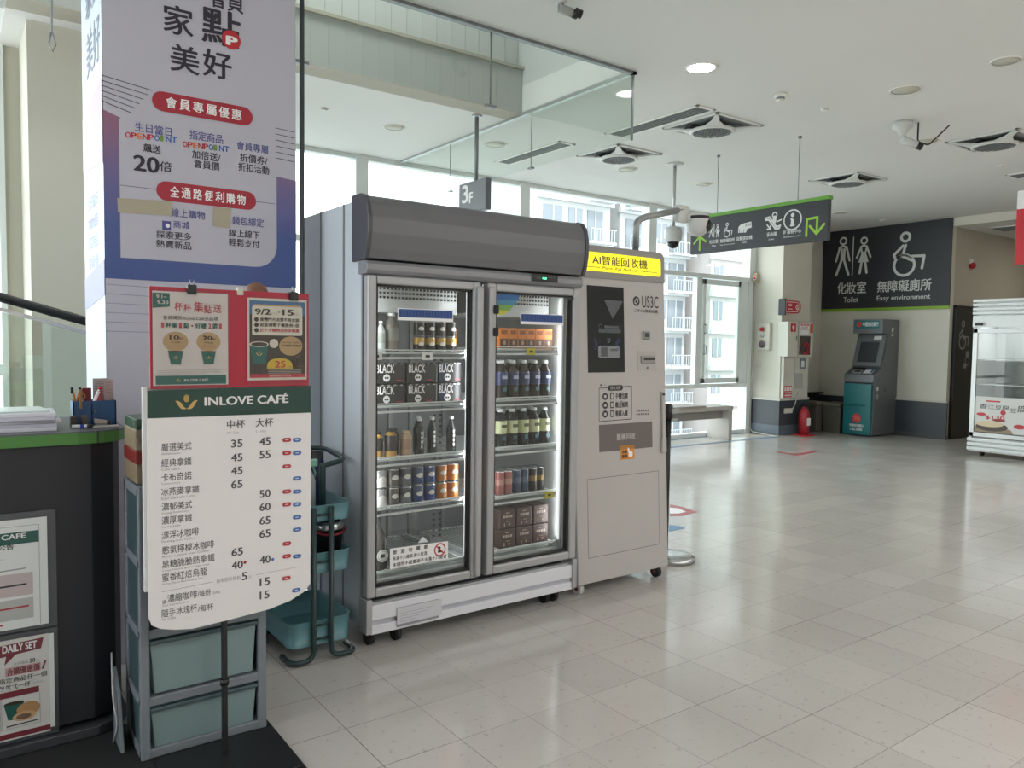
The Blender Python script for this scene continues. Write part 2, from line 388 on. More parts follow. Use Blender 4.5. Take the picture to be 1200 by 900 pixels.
for x in (-3.2, -2.0, -.85): m.box(x - .05, x + .05, 6.59, 6.70, 0, 3.6, wf)
m.box(-4, .45, 6.54, 6.74, 3.58, 3.64, white); m.build('window_frame', t)
g = MB(); g.face([(-4, 6.65, 0), (.315, 6.65, 0), (.315, 6.65, 3.55), (-4, 6.65, 3.55)], windowglass); g.build('pane', t)
struct('trim_2', MB().box(-4, .45, 6.60, 6.8, 3.64, 5.3, mat('spandrel_grey', '9aa09c', .6)))
# ---- outside
struct('ground', MB().box(-80, 160, 9, 140, -10.2, -10, mat('street', '9a9c9c', .9, var=.1, scale=.2)))
fac = mat('facade_pale', '9fa0a0', .85, var=.05, scale=.4); facp = mat('facade_pink', 'a39d9b', .85, var=.05, scale=.4); slab = mat('facade_white', 'b4b5b5', .8)
wn_ = mat('facade_window', '666d74', .3); rail = mat('balcony_rail', '90959a', .5)
def block(x0, x1, y, wall, cols, label, top=30):
    t = thing('apartment_building', label, 'building', ((x0 + x1) / 2, y + 6, -10))
    wmb = MB(); wmb.box(x0, x1, y, y + 12, -10, top, wall)
    wb = wmb.build('facade_wall', t)
    fl = MB()
    for k in range(int((top + 10) / 3.2)): fl.box(x0 - .15, x1 + .15, y - .35, y, -10 + k * 3.2 - .3, -10 + k * 3.2 + .15, slab)
    fl.build('floor_band', t)
    for k in range(1, 10):
        z = -10 + k * 3.2
        for cx, ww, bal in cols:
            mw = MB().box(cx - ww / 2, cx + ww / 2, y - .06, y, z + (.2 if bal else .9), z + 2.5, wn_).box(cx - .04, cx + .04, y - .1, y, z + (.2 if bal else .9), z + 2.5, slab)
            mw.build('window', t)
            if bal:
                mb = MB().box(cx - ww / 2 - .5, cx + ww / 2 + .5, y - 1.1, y, z - .12, z + .06, slab).box(cx - ww / 2 - .5, cx + ww / 2 + .5, y - 1.1, y - 1.04, z + .95, z + 1.02, rail)
                for j in range(int((ww + 1) / .3) + 1): mb.box(cx - ww / 2 - .5 + j * .3 - .03, cx - ww / 2 - .5 + j * .3 + .03, y - 1.09, y - 1.05, z, z + 1, rail)
                mb.build('balcony', t)
block(35, 42.2, 45, fac, [(36.4, 1.8, 0), (38.6, 1.4, 0), (40.6, 1.6, 1)], 'pale apartment block outside, leftmost, seen above the glass drinks fridge')
block(44.2, 52.3, 46, fac, [(46, 2.2, 1), (49, 1.6, 0), (51, 1.8, 1)], 'pale apartment block with railed balconies outside, behind the bent camera pipe')
block(53.2, 66, 44, facp, [(54.2, 1.2, 0), (61.5, 2, 1)], 'pinkish apartment block outside, behind the window with two pull handles')
# ------------------------------------------------------------------ glass smoke barrier round the ceiling opening
t = thing('glass_smoke_barrier', 'clear frameless glass panels hanging from the ceiling around the opening', 'glass barrier', (4.185, 4.245, CZ))
for a, e in ((-2.4, -.9), (-.87, .43), (1.43, 2.895), (2.90, 4.18)):
    MB().box(a, e, 4.241, 4.249, 2.966, CZ, smokeglass).build('pane', t)
for a, e in ((4.25, 5.484), (5.49, 6.844), (6.85, 7.9)):
    MB().box(4.181, 4.189, a, e, 2.963, CZ, smokeglass).build('pane', t)
MB().box(-2.4, 4.205, 4.225, 4.265, CZ - .02, CZ + .01, alud).box(4.165, 4.205, 4.225, 7.9, CZ - .02, CZ + .01, alu).build('top_rail', t)
for x in (1.62, 2.898): MB().cyl((x, 4.25, 2.97), (x, 4.25, CZ), .006, alud, 8).box(x - .04, x + .04, 4.23, 4.26, 2.955, 2.972, alud).build('clip', t)
for y in (5.487, 6.847): MB().cyl((4.185, y, 2.97), (4.185, y, CZ), .004, alud, 8).box(4.17, 4.2, y - .03, y + .03, 2.955, 2.97, alud).build('clip', t)
MB().box(4.178, 4.192, 4.238, 4.252, 2.955, CZ, alud).build('corner_strip', t)

# ------------------------------------------------------------------ banner column
bw_ = mat('banner_white_shaded', 'b6b4c0', .55); bside = mat('banner_side', 'ccd6de', .5); bp_ = mat('banner_purple', '7d5470', .55); ink2 = mat('banner_ink', '26202e', .55)  # banner white is greyed to carry the dim light on its front
t = thing('banner_column', 'tall square column wrapped in a white, red and blue membership banner', 'column', (.95, 3.93, 0))
def gradient(name, stops, axis='Z', z0=0, z1=1):
    m = bpy.data.materials.new(name); m.use_nodes = True; n = m.node_tree; b = n.nodes['Principled BSDF']; b.inputs['Roughness'].default_value = .5
    g = n.nodes.new('ShaderNodeNewGeometry'); s = n.nodes.new('ShaderNodeSeparateXYZ'); r = n.nodes.new('ShaderNodeMapRange'); q = n.nodes.new('ShaderNodeValToRGB')
    r.inputs['From Min'].default_value = z0; r.inputs['From Max'].default_value = z1
    n.links.new(g.outputs['Position'], s.inputs[0]); n.links.new(s.outputs[axis], r.inputs['Value']); n.links.new(r.outputs[0], q.inputs[0])
    e = q.color_ramp.elements
    while len(e) < len(stops): e.new(.5)
    for k, (p, h) in zip(e, stops): k.position = p; k.color = hexc(h)
    n.links.new(q.outputs[0], b.inputs['Base Color'])
    return m
# the printed red-to-blue fade of the banner artwork
printfade = gradient('banner_print_fade', [(0, '3b4f8a'), (.35, '46568f'), (.62, '6a5f8c'), (.85, '8c5f78'), (1, '99606f')], 'Z', 1.60, 2.46)
MB().box(.541, 1.367, 3.65, 4.22, 0, CZ, bw_, .004).build('column_body', t)
F = FY(3.65)
u0, u1 = .541, 1.367
g = MB()
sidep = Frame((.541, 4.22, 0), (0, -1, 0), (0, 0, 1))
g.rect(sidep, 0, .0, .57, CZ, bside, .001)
g.build('side_print', t)
g = MB()
a, z1 = F.px(119, 128); _, z2 = F.px(345, 185); _, zb = F.px(124, 326)
g.poly(F, [(u0, F.px(120, 128)[1]), (F.px(141, 138)[0], F.px(141, 138)[1]), (F.px(141, 138)[0], zb + .12), (u1, zb + .12), (u1, zb), (u0, zb)], printfade, .001)
cu = F.px(323, 200)[0]
g.poly(F, [(cu - .08, F.px(323, 205)[1]), (u1, F.px(345, 212)[1]), (u1, zb), (cu - .08, zb)], printfade, .0013)
# the white card with its rounded corner
x0, x1 = F.px(140, 200)[0], F.px(324, 200)[0]; zt = F.px(140, 139)[1]; z0 = F.px(144, 302)[1]
q = [(x0, zt), (x0, z0)] + [(x1 - .1 + .1 * math.sin(PI / 2 * i / 6), z0 + .1 - .1 * math.cos(PI / 2 * i / 6)) for i in range(7)] + [(x1, zt)]
g.poly(F, q, bw_, .0016)
g.build('front_print', t)
L = MB()
for k in range(6):
    L.pstroke(F, [(119, 88 + k * 6), (178 - k * 5, 106 + k * 5.2)], .003, ink2, .001)
    L.pstroke(F, [(323, 150 + k * 7), (345, 155 + k * 7)], .003, ink2, .001)
    L.pstroke(F, [(124.5, 333 + k * 11), (178, 337 + k * 10.5)], .003, mat('banner_grey', '8a8aa0', .6), .001)
L.pstroke(F, [(141, 217), (322, 239)], .002, ink2, .002)
L.ptx(F, '會員', 246, 7, 285, 27, ink2, bold=.02)
L.ptx(F, '家', 192, 37, 226, 34, ink2, bold=.02)
L.ptx(F, '點', 237, 48, 281, 42, ink2, bold=.02)
L.ptx(F, '美', 200, 82, 233, 32, ink2, bold=.02); L.ptx(F, '好', 238, 88, 271, 32, ink2, bold=.02)
cx, cy = F.px(271, 47); L.disc(F, cx, cy, .042, red, .0022); L.ptx(F, 'P', 266, 52, 277, 10, paper, .003, bold=.06)
for (xa, ya, xb, yb, s) in ((178, 119, 296, 136, '會員專屬優惠'), (183, 223, 300, 236, '全通路便利購物')):
    a0, c0 = F.px(xa, ya); a1, c1 = F.px(xb, yb); cc = (c0 + c1) / 2
    L.pill(F, a0, cc - .042, a1, cc + .042, mat('banner_red', '9f1c30', .5), .0022)
    n = len(s); wd = (a1 - a0) * .78
    for k, ch in enumerate(s):
        q0 = a0 + (a1 - a0) * .13 + wd / n * k; L.txt(F, ch, q0, cc - .022, q0 + wd / n * .78, cc + .024, paper, .003, bold=.02)
vio = mat('print_violet', '4a4a8a', .5)
cols = [red, red, mat('print_orange', 'd9762a', .5), red, red, blue, mat('print_olive', '6f8f3c', .5), blue, blue]
for (s, x0, y0, x1, h, m, bo) in (('生日當日', 158, 156, 201, 12, vio, .01), ('飆送', 168, 179, 188, 11, ink2, .02), ('20', 157, 201, 186, 20, ink2, .03), ('倍', 187, 201, 201, 13, ink2, .01),
        ('指定商品', 222, 165, 261, 12, vio, .01), ('加倍送/', 225, 187, 258, 11, ink2, .01), ('會員價', 227, 198, 257, 11, ink2, .01),
        ('會員專屬', 277, 177, 314, 11, vio, .01), ('折價券/', 281, 191, 313, 11, ink2, .01), ('折扣活動', 279, 202, 315, 11, ink2, .01),
        ('線上購物', 200, 256, 240, 11, vio, .01), ('商城', 203, 268, 222, 10, vio, .01), ('探索更多', 183, 281, 224, 10, ink2, .01), ('熱賣新品', 183, 292, 224, 10, ink2, .01),
        ('錢包綁定', 272, 265, 309, 11, vio, .01), ('線上線下', 268, 279, 304, 10, ink2, .01), ('輕鬆支付', 268, 290, 304, 10, ink2, .01)):
    L.ptx(F, s, x0, y0 - (x1 - x0) * .055, x1, h * .9, m, .003, bo)
for (x0, y0, x1) in ((147, 161, 208), (214, 172, 269)):
    for k, ch in enumerate('OPENPOINT'):
        xa = x0 + (x1 - x0) * k / 9; L.ptx(F, ch, xa, y0 + k * .72, xa + (x1 - x0) / 9 * .85 * (.5 if ch == 'I' else 1), 6.5, cols[k], .003, .03)
a0, c0 = F.px(190, 264); L.rect(F, a0, c0 - .02, a0 + .035, c0 + .02, vio, .003); L.disc(F, a0 + .022, c0, .009, paper, .0036)
tape = mat('masking_tape', 'a9a08c', .6)
L.build('lettering', t)
g = MB(); g.ppoly(F, [(137, 232), (202, 236), (201, 253), (138, 249)], tape, .004).ppoly(F, [(250, 243), (270, 244), (269, 268), (249, 265)], tape, .004)
g.build('masking_tape', t, label='beige tape stuck over banner lines')
# faint print on the side of the column
g = MB(); fs = Frame((.539, 4.22, 0), (0, -1, 0), (0, 0, 1)); gl = mat('side_ink', '8d92a6', .6); gp = mat('side_pink', 'c3b4c4', .6); gv = mat('side_violet', 'a9a9d0', .6)
for k, ch in enumerate('家點美好'): g.txt(fs, ch, .15 + .2 * (k % 2), 2.85 - .26 * (k // 2), .33 + .2 * (k % 2), 3.05 - .26 * (k // 2), gl, .001)
g.poly(fs, [(0, 2.45), (.57, 2.5), (.57, 2.15), (0, 2.2)], gp, .0008)
for k in range(5): g.txt(fs, ('生日當日', '20倍', '指定商品', '會員價', '探索更多')[k], .12, 2.0 - k * .09, .42, 2.06 - k * .09, gv, .001)
g.poly(fs, [(0, 1.7), (.57, 1.75), (.57, 1.6), (0, 1.55)], gv, .0008)
g.build('side_lettering', t)
MB().cyl((1.40, 3.66, 0.0), (1.40, 3.66, CZ), .012, mat('pole_dark', '3a3d42', .4), 10).build('thin_pole', None, 'thin dark pole from floor to ceiling at the banner column edge', 'pole', loc=(1.40, 3.66, 0))

# ------------------------------------------------------------------ double door drinks fridge
fgrey = mat('fridge_canopy', '68686c', .34, 0, var=.03, scale=1); fsil = mat('fridge_silver', 'a6a6a8', .38, .2, var=.03); fside = mat('fridge_side', 'cfd6dc', .3, .1, var=.04, scale=1)
fwhite = mat('fridge_kick_white', 'd7d8df', .4); liner = mat('fridge_liner', 'b0b3b2', .5); ledm = mat('fridge_led', 'e8ebee', .4, emit=.35)
gasket = mat('gasket', '1d1d1e', .6); shelfw = mat('shelf_white', 'd5d9d9', .35, var=.02)
FR = V((2.135, 3.55, 0))
t = thing('drinks_fridge', 'tall silver double-door drinks fridge with dark grey canopy, full of coffee drinks', 'fridge', FR)
X0, X1, YB = 1.515, 2.76, 3.96
m = MB(); m.box(X0, X0 + .04, 3.24, YB, .10, 2.06, fside, .004).box(X1 - .04, X1, 3.24, YB, .10, 2.06, fside, .004).box(X0 + .0405, X1 - .0405, YB - .04, YB, .1, 2.06, fside)
m.box(X0 + .041, X1 - .041, 3.242, YB - .041, 1.73, 2.058, fside).box(X0 + .041, X1 - .041, 3.23, YB - .041, .10, .235, dark)
m.box(X0 - .003, X0 + .03, 3.22, 3.235, .09, 1.75, alu).box(X0 - .004, X0, 3.42, 3.432, .1, 2.06, alud).box(X0 - .004, X0, 3.70, 3.706, .1, 2.06, alud)
m.build('cabinet_body', t)
m = MB(); m.box(X0 + .04, X1 - .04, YB - .06, YB - .045, .235, 1.73, mat('fridge_back', '74777a', .45)).box(X0 + .04, X0 + .05, 3.24, YB - .05, .235, 1.73, liner).box(X1 - .05, X1 - .04, 3.24, YB - .05, .235, 1.73, liner)
m.box(X0 + .04, X1 - .04, 3.24, YB - .05, .235, .30, liner).box(X0 + .04, X1 - .04, 3.24, YB - .05, 1.715, 1.73, liner).box(2.105, 2.17, 3.235, 3.28, .24, 1.73, mat('fridge_mullion', '77797b', .4, .4))
for x in (1.80, 2.0, 2.13, 2.35, 2.6): m.box(x - .012, x + .012, YB - .075, YB - .06, .3, 1.7, alud)
for x in (2.118, 2.157):
    for k in range(44): m.box(x - .006, x + .006, 3.60, 3.606, .36 + k * .03, .372 + k * .03, black)
m.build('interior', t)
# perforated air duct at the top
for (a, e, n) in ((1.58, 2.10, 26), (2.20, 2.70, 25)):
    m = MB(); m.box(a, e, 3.36, 3.37, 1.575, 1.71, liner); m.box(a, e, 3.36, 3.8, 1.56, 1.575, liner)
    for i in range(n):
        for j in range(3):
            x = a + .012 + (e - a - .024) * i / (n - 1); z = 1.632 + j * .021; m.box(x - .005, x + .005, 3.356, 3.361, z - .005, z + .005, black)
    m.build('air_duct', t)
for x in (1.566, 2.098, 2.178, 2.708): MB().box(x - .006, x + .006, 3.25, 3.262, .34, 1.68, ledm, .003).build('light_strip', t)
# canopy: a bowed fascia
prof = [(3.30, 2.075), (3.215, 2.075), (3.175, 2.062), (3.150, 2.03), (3.135, 1.97), (3.135, 1.90), (3.15, 1.83), (3.165, 1.79), (3.30, 1.785)]
FS = Frame((0, 0, 0), (0, 1, 0), (0, 0, 1))     # (y, z) profile, extruded along x
m = MB(); m.prism(FS, prof, 1.515, 2.765, fgrey, .004)
p2 = [((y - 3.3) * 1.05 + 3.3, (z - 1.93) * 1.03 + 1.93) for y, z in prof]
m.prism(FS, p2, 2.765, 2.785, mat('canopy_cap', '47484d', .35), .004); m.prism(FS, p2, 1.495, 1.515, mat('canopy_cap', '47484d', .35), .004)
m.build('canopy', t)
m = MB(); m.prism(FS, [(3.25, 1.785), (3.17, 1.78), (3.155, 1.765), (3.155, 1.74), (3.17, 1.722), (3.25, 1.722)], 1.505, 2.772, mat('fridge_lip', '88888c', .4, .1), .003)
lip = m.build('header_strip', t)
FF = FY(3.153); m = MB(); a = FF.px(623, 321); e = FF.px(653, 331.5)
m.obox(FF, a[0], e[0], e[1], a[1], -.003, .006, black, .003)
m.rect(FF, a[0] + .03, e[1] + .012, a[0] + .055, a[1] - .012, mat('panel_grey', '3f4246', .5), .0068)
lg = mat('led_green', '4dff9a', .5, emit=1.5)
m.txt(FF, '8', a[0] + .066, e[1] + .013, a[0] + .08, a[1] - .014, lg, .0075, .02); m.txt(FF, '1', a[0] + .084, e[1] + .013, a[0] + .09, a[1] - .014, lg, .0075, .02)
for k in range(3): m.rect(FF, a[0] + .10 + k * .018, e[1] + .02, a[0] + .112 + k * .018, e[1] + .03, mat('panel_grey', '3f4246', .5), .0068)
m.build('control_panel', lip, 'black control panel with green digits')
def door(xa, xb, ga, gb, stile, name):
    m = MB(); z0, z1, g0, g1 = .252, 1.715, .295, 1.677
    for q in ((xa, ga, z0, z1), (gb, xb, z0, z1), (ga, gb, z0, g0), (ga, gb, g1, z1)): m.box(q[0], q[1], 3.155, 3.205, q[2], q[3], fsil, .008)
    for q in ((ga, ga + .012, g0, g1), (gb - .012, gb, g0, g1), (ga, gb, g0, g0 + .010), (ga, gb, g1 - .010, g1)): m.box(q[0], q[1], 3.17, 3.2, q[2], q[3], gasket)
    d = m.build('door', t)
    MB().box(ga + .008, gb - .008, 3.178, 3.184, g0, g1, fridgeglass).build('glass_pane', d)
    sx = (stile[0] + stile[1]) / 2
    MB().box(stile[0], stile[1], 3.135, 3.16, z0 + .01, z1 - .02, fsil, .008).build('handle', d)
    return d
dl = door(1.510, 2.112, 1.553, 2.070, (2.085, 2.118), 'left')
dr = door(2.155, 2.752, 2.205, 2.708, (2.150, 2.180), 'right')
for z in (1.585, 1.475): MB().box(2.172, 2.196, 3.118, 3.138, z - .022, z + .022, rubber, .006).build('latch', dr, 'small black latch')
F = FY(3.176)
stk = mat('sticker_blue', '2b4d8c', .5); stk2 = mat('sticker_blue_dark', '20386b', .5)
for d, (xa, ya, xb, yb) in ((dl, (466, 361, 531, 376)), (dr, (610, 367, 660, 381))):
    m = MB(); a = F.px(xa, ya); e = F.px(xb, yb); zt, zb = a[1], a[1] - .055
    m.rect(F, a[0], zb, e[0], zt, paper, 0).rect(F, a[0] + .004, zb + .014, e[0] - .004, zt - .003, stk, .0006)
    for k in range(17): x = a[0] + .012 + (e[0] - a[0] - .03) * k / 16; m.rect(F, x, zb + .02, x + .008, zt - .01, stk2, .001)
    m.build('sticker', d, 'long blue and white sticker')
m = MB()
for k, (h, y0, y1) in enumerate((('2b5f94', 1.638, 1.668), ('3f7d9a', 1.612, 1.638), ('6f9a4a', 1.585, 1.612), ('b7b53a', 1.562, 1.585))):
    q = {0: (2.213, 2.365), 1: (2.213, 2.352), 2: (2.213, 2.325), 3: (2.213, 2.300)}[k]; q2 = {0: 2.352, 1: 2.325, 2: 2.300, 3: 2.26}[k]
    m.poly(F, [(q[0], y0), (q2, y0), (q[1], y1), (q[0], y1)], mat('sticker_band_%d' % k, h, .5), .0006)
m.build('sticker', dr, 'blue, green and yellow sticker in the top corner')
MB().rect(F, 2.65, 1.652, 2.70, 1.668, black, .03).build('badge', dr)
# the paper notice behind the left pane
m = MB(); fp = Frame((0, 3.172, 0), (1, 0, 0), (0, 0, 1)); q = [fp.px(*k) for k in ((457, 667), (525, 654.5), (525, 634), (457, 643))]
m.poly(fp, q, paper, 0)
for k, ch in enumerate('飲酒勿開車'): m.ptx(fp, ch, 460.5 + k * 9, 650 - k * 1.55, 465 + k * 9, 5, ink, .001, .02)
m.ptx(fp, '未滿十八歲者,禁止飲酒', 460, 657.3, 500, 4.8, ink, .001, .012); m.ptx(fp, '本場所不販賣酒予未滿十八歲者', 460, 664.8, 523, 4.8, ink, .001, .012)
cx, cy = fp.px(515.5, 644); m.ring(fp, cx, cy, .026, .006, red, .001); m.stroke(fp, [(cx - .02, cy + .02), (cx + .02, cy - .02)], .006, red, .0014); m.disc(fp, cx - .004, cy + .008, .008, black, .0008); m.rect(fp, cx - .012, cy - .014, cx + .012, cy - .002, black, .0008)
m.build('alcohol_notice', dl, 'white notice with a red no-drinking symbol')
# shelves
LZ = [1.372, 1.118, .865, .632, .325]; RZ = [1.393, 1.126, .868, .610, .325]
for zs, a, e in ((LZ, 1.572, 2.100), (RZ, 2.185, 2.700)):
    for z in zs:
        m = MB(); m.box(a, e, 3.262, 3.268, z - .028, z + .010, clearplastic); m.box(a, e, 3.258, 3.275, z - .034, z - .024, shelfw, .003).box(a, e, 3.26, 3.272, z + .006, z + .012, shelfw, .002)
        for y in (3.28, 3.88): m.box(a, e, y - .004, y + .004, z - .010, z - .002, shelfw)
        for k in range(20): x = a + .01 + (e - a - .02) * k / 19; m.box(x - .002, x + .002, 3.27, 3.88, z - .006, z, shelfw)
        for x in (a + .004, e - .004): m.box(x - .005, x + .005, 3.262, 3.88, z - .030, z, shelfw)
        m.build('shelf', t)
ytag = mat('price_tag_yellow', 'cdbf3a', .5)
for (x, z, mm) in ((1.60, 1.352, paper), (1.87, 1.352, paper), (2.50, 1.377, ytag), (2.64, .595, ytag)):
    MB().box(x - .028, x + .028, 3.252, 3.257, z - .018, z + .018, mm).rect(FY(3.252), x - .012, z - .006, x + .012, z + .006, ink, .0006).build('price_tag', t)
# kick panel
m = MB(); m.box(1.535, 2.745, 3.165, 3.20, .142, .214, fwhite, .004).box(1.535, 2.745, 3.18, 3.2, .118, .142, mat('kick_shadow_strip', 'b4b5bd', .5)).box(1.535, 2.745, 3.165, 3.20, .078, .120, fwhite, .004)
m.box(1.508, 1.538, 3.155, 3.24, .085, .245, fsil, .004).box(2.735, 2.765, 3.155, 3.24, .085, .245, fsil, .004).box(1.535, 2.745, 3.185, 3.21, .214, .222, alu)
m.build('kick_panel', t)
m = MB(); f3 = FY(3.163); m.obox(f3, 1.665, 1.89, .092, .182, 0, .004, mat('note_backing', '8d8d93', .5)); m.rect(f3, 1.665, .104, 1.905, .182, mat('note_paper', 'c8c7cf', .6), .0045)
for k in range(4): m.stroke(f3, [(1.68, .115 + k * .013), (1.70 + .16 * (k + 2) / 5, .117 + k * .013)], .002, mat('note_print', '9c9ca2', .6), .005, cap=False)
m.build('paper_note', t, 'crumpled paper note taped to the kick panel')
for x, y in ((1.57, 3.26), (1.70, 3.24), (2.62, 3.26), (2.68, 3.26), (1.57, 3.88), (2.68, 3.88)):
    m = MB(); m.cyl((x - .014, y, .036), (x + .014, y, .036), .036, rubber, 16).box(x - .022, x + .022, y - .02, y + .02, .06, .105, black); m.build('caster', t)

# ------------------------------------------------------------------ drinks
YI = 3.325
capw = mat('cap_white', 'd9dcdc', .4); bdark = mat('bottle_dark', '17181d', .2); bnavy = mat('label_navy', '26305c', .4); bbrown = mat('bottle_brown', '2f2420', .2)
cream = mat('label_cream', 'c6cba0', .45); plast = mat('bottle_clear', 'a9b0ae', .15, var=.05); tan = mat('label_tan', 'a58a70', .45); amber = mat('amber', 'b5862f', .4)
def bottle(name, label, h, r, body, lab, capm, lz=(.28, .62), nr=.38, loc=(0, 0, 0), group=None, shoulder=.70, cat='bottle'):
    t = thing(name, label, cat, loc, group); o = V(loc)
    a, b = lz
    P = [(r * .86, 0, body), (r, .03 * h, body), (r, a * h, lab), (r * 1.01, a * h + .001, lab), (r * 1.01, b * h - .001, body), (r, b * h, body), (r, (b + (shoulder - b) * .5) * h, body), (r * .93, shoulder * h, body), (r * .66, (shoulder + .09) * h, body), (r * nr, (shoulder + .17) * h, body), (r * nr, .925 * h, body), (.001, .925 * h, body)]
    P = [q for i, q in enumerate(P) if i == 0 or q[1] >= P[i - 1][1]]
    MB().lathe(P, o, 18).build('bottle_body', t)
    MB().lathe([(r * nr * 1.18, .915 * h, capm), (r * nr * 1.18, .99 * h, capm), (r * nr * 1.0, h, capm)], o, 14).build('cap', t)
    return t
def can(label, h, r, m1, m2, loc, group, emb=None, emc=None):
    t = thing('drink_can', label, 'can', loc, group); o = V(loc)
    m = MB(); m.lathe([(r * .8, 0, steel), (r, .06 * h, m1), (r, .5 * h, m2), (r, .93 * h, steel), (r * .86, h, steel), (r * .8, h * .985, steel)], o, 20); m.build('can_body', t)
    if emb:
        m = MB(); n = 10
        for i in range(n):        # emblem wrapped round the front of the can
            a, b = -2.15 + 1.15 * i / n, -2.15 + 1.15 * (i + 1) / n
            hh = lambda k: .16 * h * math.sin(PI * (k + .02) / (n + .04)) ** .6
            pt = lambda q, z: o + V((r * 1.012 * math.cos(q), r * 1.012 * math.sin(q), z))
            m.face([pt(a, .5 * h - hh(i) * .7), pt(b, .5 * h - hh(i + 1) * .7), pt(b, .5 * h + hh(i + 1)), pt(a, .5 * h + hh(i))], emb)
        m.build('emblem', t)
    return t
# top left shelf
bottle('drink_bottle', 'small clear bottle with white cap at far left of the top shelf', .145, .022, plast, mat('label_dull', '8f948c', .5), capw, loc=(1.658, YI, LZ[0]))
bottle('drink_bottle', 'big grey-brown bottle with white cap left on the top fridge shelf', .185, .036, mat('tea_bottle', '6f6a62', .2, var=.1), mat('label_grey', '77766f', .5), capw, loc=(1.722, YI + .02, LZ[0]))
bottle('drink_bottle', 'dim bottle standing behind, between the big bottle and the stacked black cans', .15, .03, mat('tea_bottle_dim', '66645f', .25), mat('label_grey2', '6d6d68', .5), capw, loc=(1.79, YI + .14, LZ[0]))
cb = mat('can_black', '1c1a1b', .3, .2); cg = mat('can_gold_band', 'b08d3c', .35, .3); dw = mat('can_white_print', 'd8d4cc', .4)
for i in range(4):
    for k in range(2):
        t = can('%s black can with gold band, %s row of the stacked cans, top shelf' % (nth(i, 4), ('lower', 'upper')[k]), .074, .0275, cb if k == 0 else cb, cg if k == 0 else cb, (1.862 + i * .061, YI, LZ[0] + k * .075), 'black and gold cans on the top shelf', dw, None)
def carton(label, x0, x1, z0, z1, y0, y1, ms, name, cat, group=None):
    t = thing(name, label, cat, ((x0 + x1) / 2, (y0 + y1) / 2, z0), group)
    return t
def box_thing(name, label, cat, x0, x1, y0, y1, z0, z1, m, group=None, bev=.003):
    t = thing(name, label, cat, ((x0 + x1) / 2, (y0 + y1) / 2, z0), group); MB().box(x0, x1, y0, y1, z0, z1, m, bev).build('box_body', t); return t
orange = mat('carton_orange', 'd07a2c', .5); brownc = mat('carton_brown', '4a2f25', .5)
t = box_thing('drink_carton', 'orange-brown carton at the far right of the left door top shelf', 'carton', 2.075 + .02, 2.10, YI + .03, YI + .1, LZ[0], LZ[0] + .125, orange)
MB().rect(FY(YI + .03), 2.096, LZ[0] + .01, 2.099, LZ[0] + .055, brownc, .001).build('front_print', t)
# BLACK six packs
pk = mat('pack_black', '1b1a1f', .35, var=.1); pn = mat('pack_navy', '1e2a44', .35)
for i, (a, e, l0, l1) in enumerate(((1.600, 1.775, 441, 462), (1.785, 1.955, 479, 498), (1.962, 2.098, 513, 531))):
    for k in range(2):
        z = LZ[1] + k * .102
        t = box_thing('coffee_multipack', '%s black boxed coffee pack printed BLACK, %s row on the second shelf' % (('left', 'middle', 'right')[i], ('lower', 'upper')[k]), 'coffee pack', a, e, YI - .025, YI + .1, z, z + .098, pk, 'black coffee packs on the second shelf', .006)
        F = FY(YI - .025); m = MB(); u0 = F.px(l0, 440)[0]; u1 = F.px(l1, 440)[0]
        if i == 2: m.rect(F, a + .004, z + .006, a + .045, z + .092, pn, .0008)
        u0 = max(u0, a + .004)
        m.txt(F, 'BLACK', u0, z + .052, u1, z + .090, paper, .0014, .02); cx = (u0 + u1) / 2 + .006
        m.disc(F, cx, z + .028, .018, paper, .0014); m.disc(F, cx - .006, z + .028, .005, ink, .002); m.disc(F, cx + .006, z + .028, .005, ink, .002)
        for q in range(5): m.disc(F, a + .02 + q * (e - a - .04) / 4, z + .095, .008, alu, .001, 10, .003)
        m.stroke(F, [(u1 + .01, z + .016), (min(u1 + .04, e - .004), z + .016)], .004, red, .0014, cap=False)
        m.build('front_print', t)
# third shelf left
bb = mat('label_black_gold', '221f1e', .4)
bottle('coffee_bottle', 'short black and gold bottle, leftmost on the third shelf', .125, .028, mat('label_gold2', 'a98242', .4), bb, mat('cap_black', '222223', .4), (.3, .8), .62, (1.640, YI, LZ[2]), None, .8)
bottle('coffee_bottle', 'short black bottle with amber base, second from left on third shelf', .135, .030, mat('label_gold2', 'a98242', .4), bb, mat('cap_black', '222223', .4), (.25, .8), .62, (1.712, YI, LZ[2]), None, .8)
bottle('coffee_bottle', 'short black bottle behind the tan bottle on the third shelf', .128, .028, bb, bb, mat('cap_black', '222223', .4), (.3, .8), .62, (1.765, YI + .08, LZ[2]), None, .8)
bottle('coffee_bottle', 'short tan bottle beside the slim black bottles on the third shelf', .124, .0285, tan, mat('label_tan2', '927660', .45), mat('cap_tan', 'c2ab8c', .4), (.3, .7), .62, (1.795, YI, LZ[2]), None, .8)
for i, (x, dy) in enumerate(((1.868, 0), (1.912, .09), (1.946, .01), (2.052, 0))):
    t = bottle('coffee_bottle', '%s of the slim black bottles with white caps on the third shelf' % nth(i, 4), .184, .0245, bdark, bdark, capw, (.2, .62), .40, (x, YI + dy, LZ[2]), 'slim black bottles on the third shelf', .68)
    m = MB(); f = Frame((x, YI + dy, LZ[2]), (1, 0, 0), (0, 0, 1)); f.o.y -= .0252
    for q in range(4): m.rect(f, -.004, .035 + q * .022, .005, .05 + q * .022, paper, .0006)
    m.build('label_print', t)
